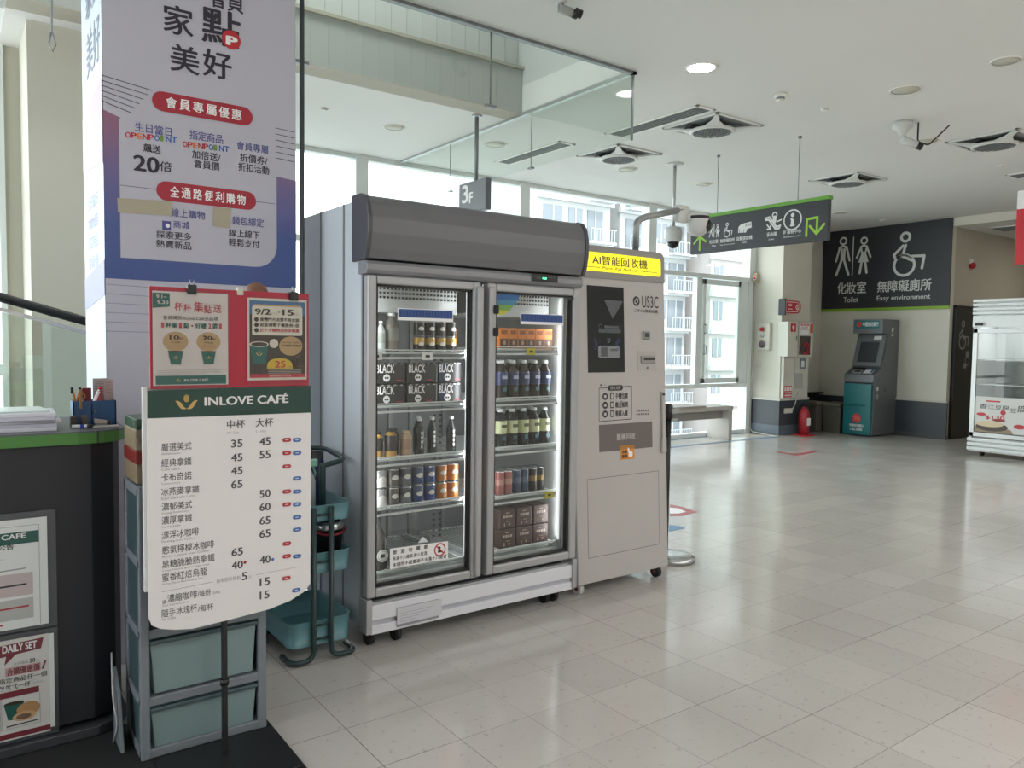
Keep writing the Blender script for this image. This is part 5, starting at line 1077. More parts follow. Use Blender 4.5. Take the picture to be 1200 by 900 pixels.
# leaning grey board and white cable
m = MB(); m.prism(Frame((.455, 0, 0), (0, 1, 0), (0, 0, 1)), [(2.98, .006), (2.84, .006), (2.90, .20), (2.98, .26)], -.006, .006, mat('board_grey', '6b7075', .5), .002); m.build('leaning_board', None, 'grey folded board leaning between counter and drawer unit', 'board', loc=(.455, 2.95, 0))
MB().tube(fillet([(.440, 2.93, .011), (.448, 2.88, .09), (.436, 2.90, .17), (.442, 2.95, .25), (.450, 3.01, .30)], .08), .0035, mat('cable_grey', 'a9a7a6', .5), 6).build('white_cable', None, 'thin white cable hanging beside the dark counter end', 'cable', loc=(.44, 2.93, 0))

# ------------------------------------------------------------------ service counter
cdk = mat('counter_dark', '1e1f26', .5, var=.06, scale=2); cgr = mat('counter_green', '487c38', .45); ctop = mat('counter_top', '53555a', .35)
t = thing('service_counter', 'dark service counter with a bright green edge and rounded end', 'counter', (-.4, 3.3, 0))
FZp = Frame((0, 0, 0), (1, 0, 0), (0, 1, 0))
body = [(-1.6, 3.05), (.40, 3.05), (.475, 3.085), (.505, 3.16), (.51, 3.62), (-1.6, 3.62)]
MB().prism(FZp, body, .06, 1.05, cdk, .003).build('counter_body', t)
pls = [(-1.6, 3.02), (.41, 3.02), (.485, 3.055), (.52, 3.13), (.52, 3.62), (-1.6, 3.62)]
MB().prism(FZp, pls, .007, .042, dark, .004).build('plinth', t)
topc = [(-1.6, 3.03), (.36, 3.03), (.44, 3.04), (.495, 3.075), (.52, 3.13), (.525, 3.2), (.525, 3.63), (-1.6, 3.63)]
MB().prism(FZp, topc, 1.05, 1.088, cgr).prism(FZp, topc, 1.088, 1.094, ctop).box(.419, .421, 3.028, 3.04, 1.05, 1.094, black).build('worktop', t, 'grey top with a bright green edge')
# acrylic notice holders on the counter front
F = FY(3.04)
acr = clearplastic
def holder(label, v0, v1, name):
    t = thing('notice_holder', label, 'notice holder', (.0, 3.045, v0)); MB().box(-.16, .288, 3.030, 3.034, v0, v1, acr).box(-.16, .288, 3.044, 3.048, v0, v1, mat('holder_back', '505056', .3)).box(.280, .288, 3.03, 3.048, v0, v1, acr).build('acrylic_sleeve', t); return t
t = holder('clear wall holder with a cafe notice, upper one on the dark counter front', .425, .83, '')
F = FY(3.040); m = MB(); q = [F.px(*k) for k in ((-60, 622), (52, 606), (53.5, 728), (-60, 752))]; m.obox(F, -.15, .262, .437, .808, -.002, 0, paper)
u1 = .238; m.rect(F, -.15, .725, u1, .765, pg, .001); m.ptx(F, 'INLOVE CAFE', -46, 639, 30, 6.2, paper, .0018, .03)
m.stroke(F, [(u1, .44), (u1, .785), (-.15, .785)], .0015, soft, .001, cap=False)
m.ptx(F, '服務公告', -22, 648, 16, 6, ink, .0012, .02); m.stroke(F, [(-.1, .672), (.14, .678)], .001, soft, .001, cap=False); m.stroke(F, [(-.1, .632), (.2, .640)], .004, soft, .001, cap=False)
pk_ = mat('notice_pink', 'cdb9b9', .6); gy_ = mat('notice_grey', 'c0bcba', .6); m.rect(F, -.15, .548, .218, .625, pk_, .001).rect(F, -.15, .468, .218, .538, gy_, .001)
for z, x1, mt in ((.582, .20, ink), (.563, .11, ink), (.506, .205, prd), (.452, .13, prd)): m.stroke(F, [(-.1, z), (x1, z + .004)], .006, mt, .0016, cap=False)
m.build('notice', t)
t = holder('clear wall holder with a breakfast set poster, lower one on the dark counter front', .045, .418, '')
m = MB(); m.obox(F, -.15, .262, .058, .402, -.002, 0, mat('poster_offwhite', 'dcd6d2', .5)).rect(F, .262, .07, .276, .40, paper, -.001)
b_ = mat('set_maroon', '7d2c38', .5)
m.poly(F, [(-.15, .328), (.238, .355), (.246, .392), (-.15, .375)], b_, .001); m.poly(F, [(.138, .349), (.165, .350), (.132, .318)], b_, .001); m.ptx(F, 'DAILY SET', 3, 766, 43, 8.5, paper, .0018, .04)
m.txt(F, '天天現省', .158, .312, .200, .323, soft, .0012, .01); m.txt(F, '20', .204, .312, .220, .326, ink, .0012, .03); m.txt(F, '元', .223, .312, .232, .320, soft, .0012)
m.rect(F, .134, .279, .236, .308, mat('set_pink', 'c9a2a2', .5), .001); m.txt(F, '合購優惠價', .138, .281, .233, .305, b_, .0018, .02); m.stroke(F, [(.242, .284), (.250, .308)], .006, b_, .001)
m.txt(F, '點心指定商品任一個', .075, .256, .254, .274, ink, .0012, .012); m.txt(F, '+熱美式一杯', .105, .232, .205, .250, ink, .0012, .015); m.txt(F, '(12oz)', .212, .235, .240, .243, soft, .0012)
z0, z1 = F.px(20, 846)[1], F.px(20, 813)[1]
m.rect(F, -.15, .205, .23, .226, b_, .001); m.ptx(F, '同享品項', -10, 813, 18, 4, paper, .0018, .02)
for a, e in ((-.05, .118), (.122, .232)): m.stroke(F, [(a, .098), (e, .098), (e, .205)], .0012, soft, .001, cap=False); m.stroke(F, [(a, .098), (a, .205)], .0012, soft, .001, cap=False)
m.poly(F, [(.140, .128), (.175, .125), (.186, .185), (.128, .182)], pg, .0014); m.disc(F, .157, .184, .029, pbr, .0018, 20, .006)
m.disc(F, .198, .155, .034, mat('bun_tan', 'b98c5c', .5), .0018, 22, .024); m.disc(F, .186, .133, .034, mat('bun_light', 'cba677', .5), .0022, 22, .016); m.disc(F, .184, .132, .022, mat('bun_fill', '7d604c', .5), .0026, 18, .010); m.disc(F, .085, .15, .032, mat('bun_tan', 'b98c5c', .5), .0018, 18, .022); m.disc(F, .075, .135, .036, mat('set_plate', '8a4b4b', .5), .0014, 18, .02)
for a, e in ((.02, .11), (.135, .225)): m.stroke(F, [(a, .107), (e, .109)], .004, ink, .0012, cap=False)
m.rect(F, -.15, .064, .262, .082, b_, .001)
m.build('poster', t)
# things on the counter
TZ = 1.094
for k, (a, e, y0, y1, dz, rz) in enumerate(((-.30, .30, 3.10, 3.32, .016, .02), (-.28, .31, 3.11, 3.33, .014, -.03), (-.30, .335, 3.10, 3.30, .013, .03), (-.27, .30, 3.12, 3.34, .012, 0.01))):
    pass
zz = TZ
t = thing('paper_stack', 'thick stack of white papers at the left end of the counter', 'paper stack', (.0, 3.2, TZ)); random.seed(4)
for k in range(5):
    dz = .0125; a = random.uniform(-.015, .02); F_ = Frame((0, 3.22, 0), (math.cos(.05 * (k % 3 - 1)), math.sin(.05 * (k % 3 - 1)), 0), (-math.sin(.05 * (k % 3 - 1)), math.cos(.05 * (k % 3 - 1)), 0))
    m = MB(); m.prism(F_, [(-.40, -.11), (.315 + a, -.11), (.325 + a, .11), (-.40, .11)], zz, zz + dz, mat('paper_%d' % (k % 2), ('d2d2da', 'bcbcc8')[k % 2], .6), .002); m.build('paper_bundle', t); zz += dz
MB().prism(Frame((0, 3.24, 0), (1, -.03, 0), (.03, 1, 0)), [(-.45, -.09), (.29, -.09), (.27, .12), (-.45, .12)], zz, zz + .006, mat('paper_top', 'c9d6d2', .4), .002).build('clipboard', None, 'pale clipboard lying on the stack of papers', 'clipboard', loc=(0, 3.24, zz))
t = thing('pen_holder', 'blue box pen holder with pens, scissors and papers on the counter end', 'pen holder', (.44, 3.27, TZ)); bl = mat('holder_blue', '2f4f78', .4, var=.05)
m = MB(); hx0, hx1, hy0, hy1 = .366, .508, 3.215, 3.30
for q in ((hx0, hx1, hy0, hy0 + .004), (hx0, hx1, hy1 - .004, hy1), (hx0, hx0 + .004, hy0, hy1), (hx1 - .004, hx1, hy0, hy1), ): m.box(q[0], q[1], q[2], q[3], TZ, TZ + .092, bl)
m.box(hx0, hx1, hy0, hy1, TZ, TZ + .004, bl); m.box(.425, .428, hy0, hy1, TZ, TZ + .085, bl); m.build('box_body', t)
m = MB(); m.tube([(.435, 3.212, TZ + .05), (.440, 3.212, TZ + .058), (.434, 3.212, TZ + .045)], .0015, steel, 5); m.build('paper_clip', t)
def itm(name, label, cat, mb, loc): return mb.build(name, None, label, cat, loc=loc)
og_ = mat('tool_orange', 'b5672a', .4)
m = MB(); m.tube(fillet([(.375, 3.25, TZ + .006), (.376, 3.25, TZ + .10), (.368, 3.25, TZ + .128)], .02), .004, og_, 6); m.tube(fillet([(.385, 3.252, TZ + .006), (.384, 3.252, TZ + .10), (.392, 3.252, TZ + .13)], .02), .004, og_, 6); m.box(.362, .372, 3.246, 3.256, TZ + .118, TZ + .142, black, .003).box(.388, .398, 3.248, 3.258, TZ + .118, TZ + .142, black, .003); itm('pliers', 'orange pliers with black grip tips at left of the blue holder', 'pliers', m, (.38, 3.25, TZ))
m = MB(); m.prism(FY(3.208), [(.386, TZ + .065), (.394, TZ + .065), (.396, TZ + .135), (.385, TZ + .135)], -.006, 0, mat('clip_wood', '8a6a4c', .6), .001); itm('wooden_peg', 'wooden clothes peg clipped on the front of the blue holder', 'peg', m, (.39, 3.205, TZ + .07))
m = MB(); m.box(.400, .432, 3.26, 3.275, TZ + .006, TZ + .138, mat('case_maroon', '6f1f2b', .4), .003); itm('red_case', 'dark red flat case standing in the blue pen holder', 'case', m, (.415, 3.267, TZ))
m = MB(); m.tube([(.398 + .010 * math.cos(k * .7), 3.24, TZ + .108 + .012 * math.sin(k * .7)) for k in range(9)], .003, og_, 6, True).tube([(.40, 3.24, TZ + .006), (.40, 3.24, TZ + .10)], .003, steel, 6); itm('scissors', 'orange handled scissors in the middle of the blue holder', 'scissors', m, (.40, 3.24, TZ))
m = MB(); m.cyl((.415, 3.235, TZ + .03), (.452, 3.235, TZ + .125), .006, paper, 10).cyl((.452, 3.235, TZ + .125), (.455, 3.235, TZ + .132), .004, steel, 10); itm('pen', 'white pen leaning right in the blue holder', 'pen', m, (.42, 3.235, TZ))
m = MB(); m.cyl((.450, 3.25, TZ + .006), (.458, 3.25, TZ + .13), .007, mat('marker_red', 'a83a44', .4), 10).cyl((.458, 3.25, TZ + .13), (.459, 3.25, TZ + .142), .006, red, 10); itm('marker', 'red marker pen standing in the blue holder', 'marker', m, (.45, 3.25, TZ))
for x0_, x1_, z1_, y_, lb, mt in ((.440, .49, .172, 3.285, 'pinkish receipt paper standing tall at the back of the blue holder', 'a99fa0'), (.476, .508, .168, 3.27, 'pinkish printed slip at right in the blue holder', 'b09a98')):
    f_ = FY(y_); m = MB(); m.box(x0_, x1_, y_, y_ + .002, TZ + .006, TZ + z1_, mat('slip_' + mt, mt, .6))
    for k in range(5): m.stroke(f_, [(x0_ + .006, TZ + z1_ - .012 - k * .009), (x1_ - .008, TZ + z1_ - .012 - k * .009)], .0016, mat('slip_ink', '7d6a6e', .6), .0006, cap=False)
    itm('receipt_slip', lb, 'paper slip', m, ((x0_ + x1_) / 2, y_, TZ))
m = MB(); m.box(.43, .475, 3.165, 3.185, TZ, TZ + .010, alud, .003).prism(FY(3.163), [(.428, TZ + .012), (.47, TZ + .010), (.47, TZ + .022), (.428, TZ + .030)], -.022, 0, mat('stapler_pale', 'a9a196', .4), .002).box(.468, .480, 3.162, 3.186, TZ + .006, TZ + .022, black, .002); itm('stapler', 'pale stapler lying in front of the blue pen holder', 'stapler', m, (.45, 3.175, TZ))
m = MB(); m.box(.352, .372, 3.16, 3.20, TZ, TZ + .042, mat('box_dark', '3f3a36', .5), .003); itm('clip_box', 'small dark box left of the blue pen holder', 'box', m, (.36, 3.18, TZ))
m = MB(); m.box(.388, .408, 3.17, 3.20, TZ, TZ + .042, mat('box_olive', '5a5348', .5), .003); itm('clip_box', 'small olive-brown box in front of the blue pen holder', 'box', m, (.40, 3.18, TZ))
m = MB(); m.cyl((.352, 3.14, TZ + .007), (.41, 3.13, TZ + .007), .007, paper, 10).cyl((.378, 3.1355, TZ + .007), (.39, 3.1335, TZ + .007), .0075, mat('pen_blue', '2038a8', .4), 10).cyl((.40, 3.132, TZ + .007), (.42, 3.128, TZ + .007), .0076, black, 10); itm('marker', 'white and blue marker lying near the counter edge', 'marker', m, (.385, 3.135, TZ))
MB().prism(FZp, [(.415, 3.12), (.50, 3.12), (.505, 3.16), (.415, 3.16)], TZ, TZ + .006, mat('tray_pale', 'a9a6a4', .5), .002).build('paper_pad', None, 'pale flat pad at the rounded counter end under the stapler front', 'pad', loc=(.46, 3.14, TZ))

# ------------------------------------------------------------------ teal trolley
tt = mat('trolley_teal', '58838a', .4, var=.03); tf = mat('trolley_frame', '1d3334', .4)
t = thing('utility_trolley', 'three-tier teal trolley with dark tube frame between menu stand and fridge', 'trolley', (1.31, 3.42, 0))
def tray(x0, x1, y0, y1, z0, z1):
    m = MB(); n = 6; r = .05; o = []
    for cx, cy, a in ((x1 - r, y0 + r, -PI / 2), (x1 - r, y1 - r, 0), (x0 + r, y1 - r, PI / 2), (x0 + r, y0 + r, PI)): o += [(cx, cy, a + PI / 2 * i / n) for i in range(n + 1)]
    R = []
    for k, (rr, z) in enumerate(((r - .008, z0), (r, z1), (r + .004, z1 + .004), (r - .004, z1 + .002), (r - .012, z0 + .004))): R.append([m.bm.verts.new((cx + rr * math.cos(a), cy + rr * math.sin(a), z)) for cx, cy, a in o])
    k = m.mi(tt); N = len(o)
    for A, B in zip(R, R[1:]):
        for i in range(N): f = m.bm.faces.new([A[i], A[(i + 1) % N], B[(i + 1) % N], B[i]]); f.material_index = k; f.smooth = True
    for q in (R[0], R[-1]): f = m.bm.faces.new(q); f.material_index = k
    m.build('tray', t)
TR = ((.075, .185), (.395, .485), (.625, .695))
for z0, z1 in TR: tray(1.165, 1.462, 3.20, 3.62, z0, z1)
for y, s in ((3.187, -1), (3.633, 1)):
    m = MB()
    for x, dx in ((1.272, -.10), (1.352, .12)): m.tube(fillet([(x, y, .70 if 0 else .69), (x, y, .018), (x + dx, y, .018), (x + dx, y - s * .12, .018)], .05, 6), .012, tf, 10)
    for z in (.11, .17, .45, .66): m.cyl((1.272, y, z), (1.352, y, z), .005, tf, 6)
    m.build('leg_frame', t)
m = MB(); m.tube(fillet([(1.335, 3.25, .69), (1.335, 3.25, .86), (1.335, 3.25, .865), (1.47, 3.30, .875), (1.47, 3.56, .90), (1.30, 3.60, .90), (1.30, 3.60, .69)], .06, 6), .012, tf, 10); m.build('handle', t)
t = thing('cleaning_bin', 'black round container with silver rim and red lid on the middle trolley tray', 'container', (1.395, 3.33, .399)); MB().lathe([(.055, 0, black), (.07, .16, black), (.076, .165, steel), (.076, .20, steel), (.06, .20, black), (.05, .02, black), (.001, .02, black)], (1.395, 3.33, .399), 22).build('container_body', t); MB().tube([(1.395 + .078 * math.cos(k * .3), 3.33 + .078 * math.sin(k * .3), .565 + .02 * math.sin(k * .3)) for k in range(21)], .006, mat('lid_red', '7d2430', .4), 6, True).build('red_band', t)
t = thing('cleaning_bottle', 'dark navy bottle in the top trolley tray', 'bottle', (1.38, 3.42, .629)); MB().lathe([(.04, 0, mat('bottle_navy', '1d2647', .3)), (.04, .20, mat('bottle_navy', '1d2647', .3)), (.03, .24, black), (.03, .28, black), (.001, .28, black)], (1.38, 3.42, .629), 18).build('bottle_body', t)
t = thing('spray_bottle', 'clear spray bottle with mint trigger head in the top trolley tray', 'spray bottle', (1.30, 3.33, .629)); MB().lathe([(.035, 0, plast), (.035, .16, plast), (.015, .21, plast), (.015, .225, plast)], (1.30, 3.33, .629), 16).build('bottle_body', t)
MB().box(1.28, 1.345, 3.318, 3.342, .85, .885, mat('mint', '7fb09c', .4), .006).tube([(1.325, 3.33, .85), (1.335, 3.33, .82), (1.33, 3.33, .80)], .005, mat('mint', '7fb09c', .4), 6).build('trigger_head', t)
MB().tube([(1.31 + .045 * math.cos(k * .6), 3.50 + .06 * math.sin(k * .6), .70 + .16 + .03 * math.sin(k * 1.3)) for k in range(11)], .014, mat('rag_brown', '5d4a33', .8), 6, True).box(1.27, 1.35, 3.46, 3.54, .64, .85, mat('rag_box', '2f3236', .6), .01).build('rag_box', None, 'dark box with a brown coiled strap in the top trolley tray', 'box', loc=(1.31, 3.50, .629))

# ------------------------------------------------------------------ white display fridge at right
t = thing('display_fridge', 'white glass-door display fridge with a food poster, at the right edge of the photo', 'fridge', (11.45, 3.9, 0)); dw_ = mat('dfridge_white', 'd3d8d8', .4, .1)
a0, a1 = 3.1, 4.745
m = MB(); m.box(11.12, 11.80, a1 - .04, a1, .06, 2.06, dw_, .004).box(11.12, 11.80, a0, a0 + .04, .06, 2.06, dw_, .004).box(11.76, 11.80, a0, a1, .06, 2.06, dw_).box(11.12, 11.80, a0, a1, 1.86, 2.06, dw_).box(11.12, 11.8, a0, a1, .06, .22, dw_); m.build('cabinet_body', t)
m = MB()
for k in range(4): m.box(11.085, 11.13, a0, a1 + .005, 1.885 + k * .055, 1.925 + k * .055, dw_, .008)
m.box(11.10, 11.13, a0, a1 + .003, 1.72, 1.875, dw_, .004); m.build('top_fascia', t)
m = MB()
for k in range(3): m.box(11.09, 11.13, a0, a1 + .01, .075 + k * .06, .12 + k * .06, dw_, .008)
m.build('kick_panel', t)
dm_ = MB()
y0_, y1_ = 3.96, 4.735
for q in ((y1_ - .06, y1_, .26, 1.70), (y0_, y0_ + .05, .26, 1.70), (y0_, y1_, .26, .32), (y0_, y1_, 1.64, 1.70)): dm_.box(11.095, 11.125, q[0], q[1], q[2], q[3], alu, .005)
d = dm_.build('door', t); MB().box(11.108, 11.112, y0_ + .05, y1_ - .06, .32, 1.64, fridgeglass).build('glass_pane', d)
dm_ = MB()
for q in ((3.90, 3.95, .26, 1.70), (3.15, 3.2, .26, 1.70), (3.15, 3.95, .26, .32), (3.15, 3.95, 1.64, 1.70)): dm_.box(11.095, 11.125, q[0], q[1], q[2], q[3], alu, .005)
d2 = dm_.build('door', t); MB().box(11.108, 11.112, 3.2, 3.9, .32, 1.64, fridgeglass).build('glass_pane', d2)
MB().box(11.05, 11.10, 3.965, 3.995, .9, 1.25, blue, .01).build('handle', d, 'blue pull handle')
m = MB(); m.box(11.14, 11.76, a0 + .05, a1 - .05, .23, .25, dw_)
for z in (.62, .95, 1.28): m.box(11.18, 11.74, a0 + .05, a1 - .05, z, z + .012, shelfw)
m.build('shelf', t)
F = FX(11.105); m = MB(); yL, yR = -(y1_ - .065), -(y0_ + .055); W = yR - yL; pz0, pz1 = .33, .80
m.rect(F, yL, pz0, yR, pz1, mat('poster_pale', 'c6c6c4', .5), .001)
X = lambda a: yL + a * W
Z = lambda b: pz0 + b * (pz1 - pz0)
m.disc(F, X(.32), Z(.16), W * .30, mat('bowl_dark', '4d443f', .5), .0016, 28, .06); m.disc(F, X(.28), Z(.24), W * .26, mat('bowl_cream', 'c9b99a', .5), .002, 28, .04); m.poly(F, [(X(.0), Z(0)), (X(.72), Z(0)), (X(.66), Z(.12)), (X(0), Z(.14))], mat('poster_shadow', '8b7a68', .5), .0014); m.disc(F, X(.45), Z(.36), W * .12, mat('bowl_red', '8a3f38', .5), .0024, 20, .02)
for ch, a, b, s in (('香', .08, .66, .15), ('江', .24, .66, .12), ('豆', .37, .66, .12), ('腐', .50, .66, .13), ('豆', .64, .60, .12), ('腐', .77, .62, .20)): m.txt(F, ch, X(a), Z(b), X(a + s), Z(b + s * .95), ink, .003)
m.rect(F, X(.2), Z(.86), X(.46), Z(.90), prd, .003); m.disc(F, X(.12), Z(.50), W * .09, prd, .003, 20, .022); m.disc(F, X(.82), Z(.22), W * .10, prd, .003, 20, .03); m.txt(F, '$130', X(.20), Z(.36), X(.55), Z(.48), prd, .0036, .02); m.disc(F, X(.52), Z(.58), W * .05, prd, .003)
m.build('poster', d, 'tofu dish poster')
MB().rect(FX(11.085), -a1 + .04, 1.74, -a1 + .14, 1.78, ink, .016).build('badge', t)
for y in (4.6, 3.3): MB().cyl((11.2, y - .02, .03), (11.2, y + .02, .03), .03, rubber, 14).box(11.18, 11.22, y - .025, y + .025, .03, .08, black).build('caster', t)
t = thing('hanging_banner', 'red and white hanging banner cut off by the right edge of the photo', 'banner', (9.5, 3.3, 2.36)); MB().box(9.49, 9.51, 3.32, 3.66, 2.36, 2.96, signred, .002).box(9.49, 9.51, 3.32, 3.66, 2.96, 3.16, paper, .002).build('banner_sheet', t); MB().cyl((9.5, 3.58, 3.16), (9.5, 3.58, CZ), .004, alud, 6).cyl((9.5, 3.38, 3.16), (9.5, 3.38, CZ), .004, alud, 6).build('wire', t)

# ------------------------------------------------------------------ things on and by the pillar
t = thing('fire_alarm_box', 'white fire alarm panel with red lamp and bell on the pillar side', 'alarm box', (10.66, 7.69, 1.36)); F = FX(10.68)
pan = mat('panel_white', 'cfccc2', .45); MB().box(10.62, 10.68, 7.575, 7.815, 1.365, 1.80, pan, .008).build('panel', t); F = FX(10.62)
MB().lathe([(.035, 0, steel), (.035, .02, red), (.03, .05, red), (.001, .06, red)], (10.62, 7.70, 1.70), 16, (-1, 0, 0)).build('red_lamp', t)
MB().lathe([(.025, 0, steel), (.025, .012, steel), (.001, .014, alud)], (10.62, 7.70, 1.59), 16, (-1, 0, 0)).build('button', t); MB().lathe([(.06, 0, steel), (.06, .02, mat('bell_purple', '5c4550', .4)), (.03, .03, mat('bell_purple', '5c4550', .4)), (.001, .03, alud)], (10.62, 7.70, 1.46), 20, (-1, 0, 0)).build('bell', t)
t = thing('hydrant_cabinet', 'white fire hose cabinet with red stickers mounted on the pillar corner', 'fire cabinet', (10.95, 7.33, 1.2)); MB().box(10.60, 11.27, 7.22, 7.40, 1.27, 1.82, pan, .006).build('cabinet_box', t)
F = FY(7.22); m = MB(); m.rect(F, 10.90, 1.30, 11.20, 1.60, mat('hose_window', '3a2c2c', .2), .004); m.rect(F, 10.86, 1.27, 10.88, 1.82, alud, .001); m.build('window', t); m = MB()
for k in range(3): m.ring(F, 11.04 + .02 * k, 1.40, .05 + .02 * k, .014, red, .006, a0=-2.2, a1=2.5)
m.build('hose', t)
m = MB(); m.rect(F, 10.66, 1.66, 10.80, 1.79, signred, .002).rect(F, 10.92, 1.70, 11.15, 1.80, paper, .002).rect(F, 10.93, 1.76, 11.14, 1.795, signred, .003).rect(F, 10.93, 1.63, 11.15, 1.69, paper, .002).rect(F, 11.19, 1.65, 11.26, 1.80, mat('sticker_orange2', 'd0552a', .5), .003).rect(F, 10.81, 1.52, 10.84, 1.60, mat('sticker_green', '3a8a5c', .5), .002)
m.disc(F, 10.73, 1.735, .03, paper, .003); m.stroke(F, [(10.73, 1.69), (10.73, 1.73)], .02, paper, .003); m.txt(F, '消防栓', 10.95, 1.765, 11.12, 1.79, paper, .004, .02)
for k in range(3): m.stroke(F, [(10.94, 1.74 - k * .015), (11.12, 1.74 - k * .015)], .005, prd, .003, cap=False)
m.build('stickers', t)
t = thing('pump_cabinet', 'lower white pillar panel with vent and red notice under the fire hose cabinet', 'wall panel', (10.98, 7.38, .62)); MB().box(10.70, 11.30, 7.345, 7.40, .605, 1.27, pan, .004).build('panel', t); F = FY(7.345); m = MB(); m.rect(F, 10.72, .62, 10.93, .80, signred, .002)
for i in range(4): m.rect(F, 10.735 + i * .05, .72, 10.77 + i * .05, .78, paper, .003)
m.stroke(F, [(10.74, .69), (10.92, .69)], .02, paper, .003, cap=False); m.stroke(F, [(10.74, .65), (10.92, .65)], .02, paper, .003, cap=False)
m.rect(F, 11.0, .75, 11.22, 1.0, mat('vent_pale', 'b5b5b2', .5), .002); m.stroke(F, [(10.985, .61), (10.985, 1.26)], .006, alud, .002, cap=False); m.rect(F, 11.12, 1.06, 11.28, 1.24, mat('box_bluegrey', '7f8a92', .5), .004).rect(F, 11.16, 1.10, 11.24, 1.20, paper, .006); m.build('stickers', t)
t = thing('flag_sign', 'red and white rounded flag sign sticking out of the pillar corner', 'sign', (10.78, 7.3, 2.0)); F = FY(7.30); m = MB(); q = [(10.60, 2.0 - .07)]; 
m.prism(F, [(10.60, 1.955), (10.93, 1.955)] + [(10.93 + .10 * math.sin(PI * i / 8), 2.055 - .10 * math.cos(PI * i / 8)) for i in range(9)] + [(10.60, 2.155)], -.008, .008, signred, .002); m.build('sign_plate', t)
m = MB(); m.box(10.585, 10.61, 7.28, 7.40, 1.92, 2.18, dark, .002); m.build('bracket', t); m = MB()
m.prism(F, [(10.62, 1.975), (10.92, 1.975)] + [(10.92 + .08 * math.sin(PI * i / 8), 2.055 - .08 * math.cos(PI * i / 8)) for i in range(9)] + [(10.62, 2.135)], .0085, .009, paper); m.prism(F, [(10.632, 1.985), (10.92, 1.985)] + [(10.92 + .07 * math.sin(PI * i / 8), 2.055 - .07 * math.cos(PI * i / 8)) for i in range(9)] + [(10.632, 2.125)], .0092, .0098, signred); m.txt(F, 'AED', 10.67, 2.065, 10.78, 2.10, paper, .011, .03); m.stroke(F, [(10.67, 2.02), (10.80, 2.02)], .012, paper, .011, cap=False)
m.disc(F, 10.925, 2.055, .045, paper, .011); m.disc(F, 10.925, 2.055, .028, signred, .012); m.stroke(F, [(10.93, 2.075), (10.92, 2.055), (10.93, 2.035)], .012, paper, .013, cap=False); m.build('print', t)
t = thing('fire_extinguisher', 'red fire extinguisher standing on the floor at the pillar foot', 'fire extinguisher', (11.10, 7.22, 0)); ex = mat('extinguisher_red', 'a3202b', .3)
MB().lathe([(.075, 0, ex), (.085, .01, ex), (.085, .34, ex), (.06, .40, ex), (.03, .43, ex), (.03, .45, black)], (11.10, 7.22, .02), 22).build('tank', t); MB().box(11.08, 11.12, 7.17, 7.27, .46, .50, black, .004).cyl((11.10, 7.22, .44), (11.10, 7.22, .47), .02, black).box(11.09, 11.11, 7.14, 7.24, .50, .525, black, .003).build('valve', t)
MB().tube(fillet([(11.10, 7.22, .47), (11.22, 7.20, .47), (11.22, 7.18, .14)], .07), .012, black, 8).build('hose', t); MB().box(10.97, 11.23, 7.10, 7.34, 0, .02, signred, .004).build('stand', t); f = FY(7.134); MB().rect(f, 11.05, .17, 11.15, .29, paper, .0).build('label', t)
t = thing('emergency_light', 'beige emergency lamp high on the pillar beside the window frame', 'lamp', (10.64, 7.88, 2.5)); MB().box(10.60, 10.68, 7.83, 7.94, 2.46, 2.62, mat('lamp_beige', 'b5a98c', .5), .02).build('lamp_body', t); MB().lathe([(.03, 0, alud), (.036, .03, paper), (.022, .034, red), (.001, .04, red)], (10.60, 7.86, 2.53), 14, (-1, -.3, 0)).build('lamp_head', t)
MB().tube(fillet([(10.63, 7.90, 2.46), (10.63, 7.90, .1), (10.62, 7.86, .03), (10.60, 7.55, .008), (10.58, 7.35, .008), (10.9, 7.15, .008)], .05), .011, mat('conduit', 'b9b5a8', .5), 6).build('conduit', None, 'thin pale cable running down the pillar to the floor', 'cable', loc=(10.66, 7.9, 0))
t = thing('wall_socket', 'small pale switch plate low on the pillar side', 'socket', (10.67, 7.82, 1.12)); MB().box(10.67, 10.68, 7.76, 7.88, 1.08, 1.16, pan, .003).build('plate', t)
t = thing('wall_socket', 'pale double socket on the dark pillar base beside the extinguisher', 'socket', (10.88, 7.37, .38)); MB().box(10.78, 10.98, 7.35, 7.38, .36, .44, pan, .003).build('plate', t); MB().tube(fillet([(10.95, 7.345, .40), (11.02, 7.33, .52), (11.08, 7.335, .70)], .05), .007, pan, 6).build('cord', t)

# ------------------------------------------------------------------ bench by the window
t = thing('bench', 'pale grey panel bench under the window behind the recycling kiosk', 'bench', (8.6, 7.68, 0)); bn = mat('bench_grey', 'b5b1ab', .5, var=.04)
MB().box(7.3, 9.62, 7.46, 7.90, .455, .52, bn, .006).build('seat', t); MB().box(9.54, 9.62, 7.47, 7.89, 0, .455, bn, .004).build('leg', t); MB().box(7.34, 7.42, 7.47, 7.89, 0, .455, bn, .004).build('leg', t); MB().box(7.42, 9.54, 7.60, 7.64, .32, .455, mat('bench_rail', '8f8b86', .5), .003).build('apron', t)
t = thing('table_board', 'flat grey board lying on the window bench', 'board', (8.2, 7.6, .52)); MB().box(7.4, 8.95, 7.42, 7.80, .52, .548, mat('board_taupe', '9d958f', .5), .004).build('board_panel', t)
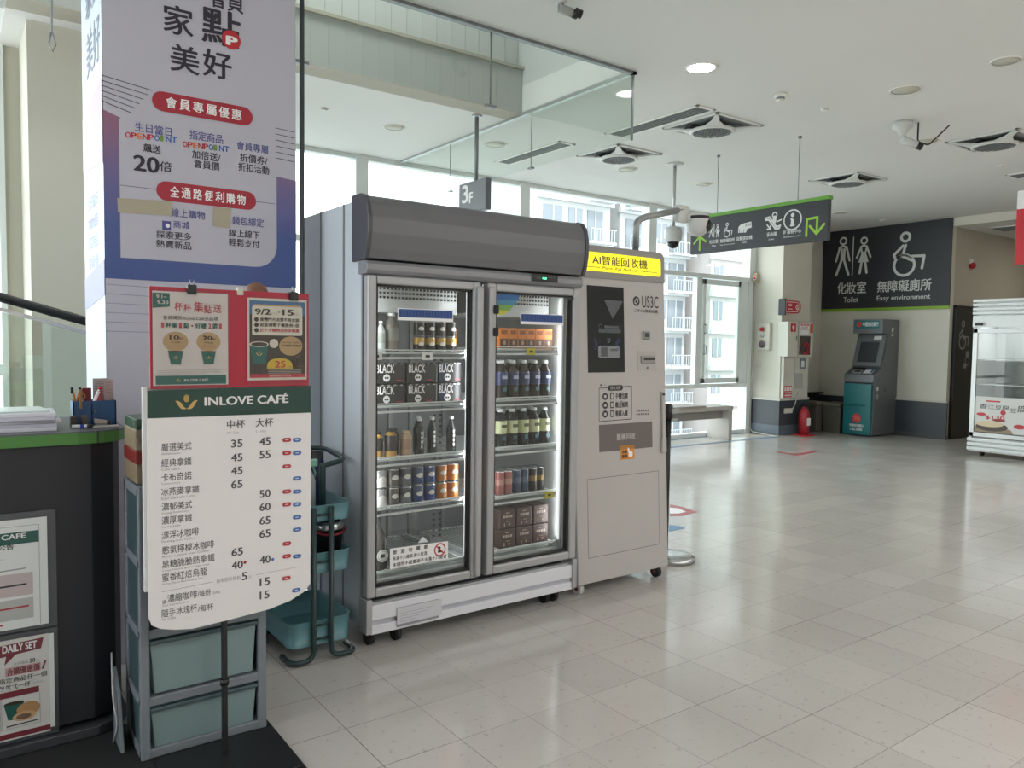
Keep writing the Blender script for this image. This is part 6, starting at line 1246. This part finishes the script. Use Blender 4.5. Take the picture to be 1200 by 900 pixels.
# floor markings
def marking(label, pts, m_, name='floor_sticker'):
    F_ = FZ(0); mb = MB(); mb.prism(F_, pts, .0004, .0016, m_); c = V((sum(p[0] for p in pts) / len(pts), sum(p[1] for p in pts) / len(pts), 0)); mb.build(name, None, label, 'floor marking', loc=c)
bt = mat('tape_blue', '4f7ea3', .4); rt_ = mat('tape_red', 'a5474a', .4)
marking('blue floor tape along the foot of the window wall', [(7.2, 7.905), (10.5, 7.905), (10.5, 7.93), (7.2, 7.93)], bt, 'floor_tape'); marking('blue floor tape line in front of the bench', [(7.8, 7.32), (10.6, 7.32), (10.6, 7.39), (7.8, 7.39)], bt, 'floor_tape')
F0 = FZ(0); mk = lambda *p: [F0.px(*k) for k in p]
t = thing('floor_tape', 'thin red tape corner mark on the floor in front of the cash machine', 'floor marking', (9.3, 6.0, 0)); MB().prism(F0, mk((910, 530), (934, 534), (935, 532.8), (912, 529.2)), .0004, .0016, rt_).prism(F0, mk((934, 534), (958, 529.6), (957, 528), (932, 532.2)), .0004, .0016, rt_).build('tape_strip', t)
t = thing('floor_sticker', 'red and white arrow sticker on the floor right of the kiosk', 'floor marking', (5.0, 4.5, 0)); MB().prism(F0, mk((785, 591), (800, 594.5), (818, 600), (800, 604.5), (785, 605)), .0004, .0016, rt_).build('sticker', t); MB().prism(F0, mk((785, 595), (795, 596), (804, 600), (795, 602), (785, 602)), .0016, .0022, paper).build('arrow', t)
marking('small blue floor sticker beside the kiosk, in front of the red one', mk((784, 615), (799, 617), (803, 619), (784, 623)), bt)
# ------------------------------------------------------------------ escalator balustrade at left
t = thing('escalator_balustrade', 'sloping escalator handrail on a pale glass panel at far left', 'escalator', (.2, 5.0, 0)); eg = glass('escalator_glass', 'f3f9f6', .10, .6)
zr = lambda x: 1.63 - (x - .233) * .29
MB().tube([(-1.2, 5.0, zr(-1.2)), (.233, 5.0, zr(.233)), (.9, 5.0, zr(.9)), (1.5, 5.0, zr(1.5))], .026, mat('handrail_black', '18191a', .3), 12).build('handrail', t)
MB().prism(FY(5.0), [(-1.2, zr(-1.2) - .055), (1.5, zr(1.5) - .055), (1.5, zr(1.5) - .075), (-1.2, zr(-1.2) - .075)], -.03, .03, steel).build('rail_track', t)
MB().prism(FY(5.0), [(-1.2, .30), (1.5, .30), (1.5, zr(1.5) - .07), (-1.2, zr(-1.2) - .07)], -.006, .006, eg).build('glass_panel', t)
MB().prism(FY(5.0), [(-1.2, 0), (1.5, 0), (1.5, .30), (-1.2, .30)], -.08, .08, alu).build('skirt_panel', t)
bpy.context.view_layer.update()
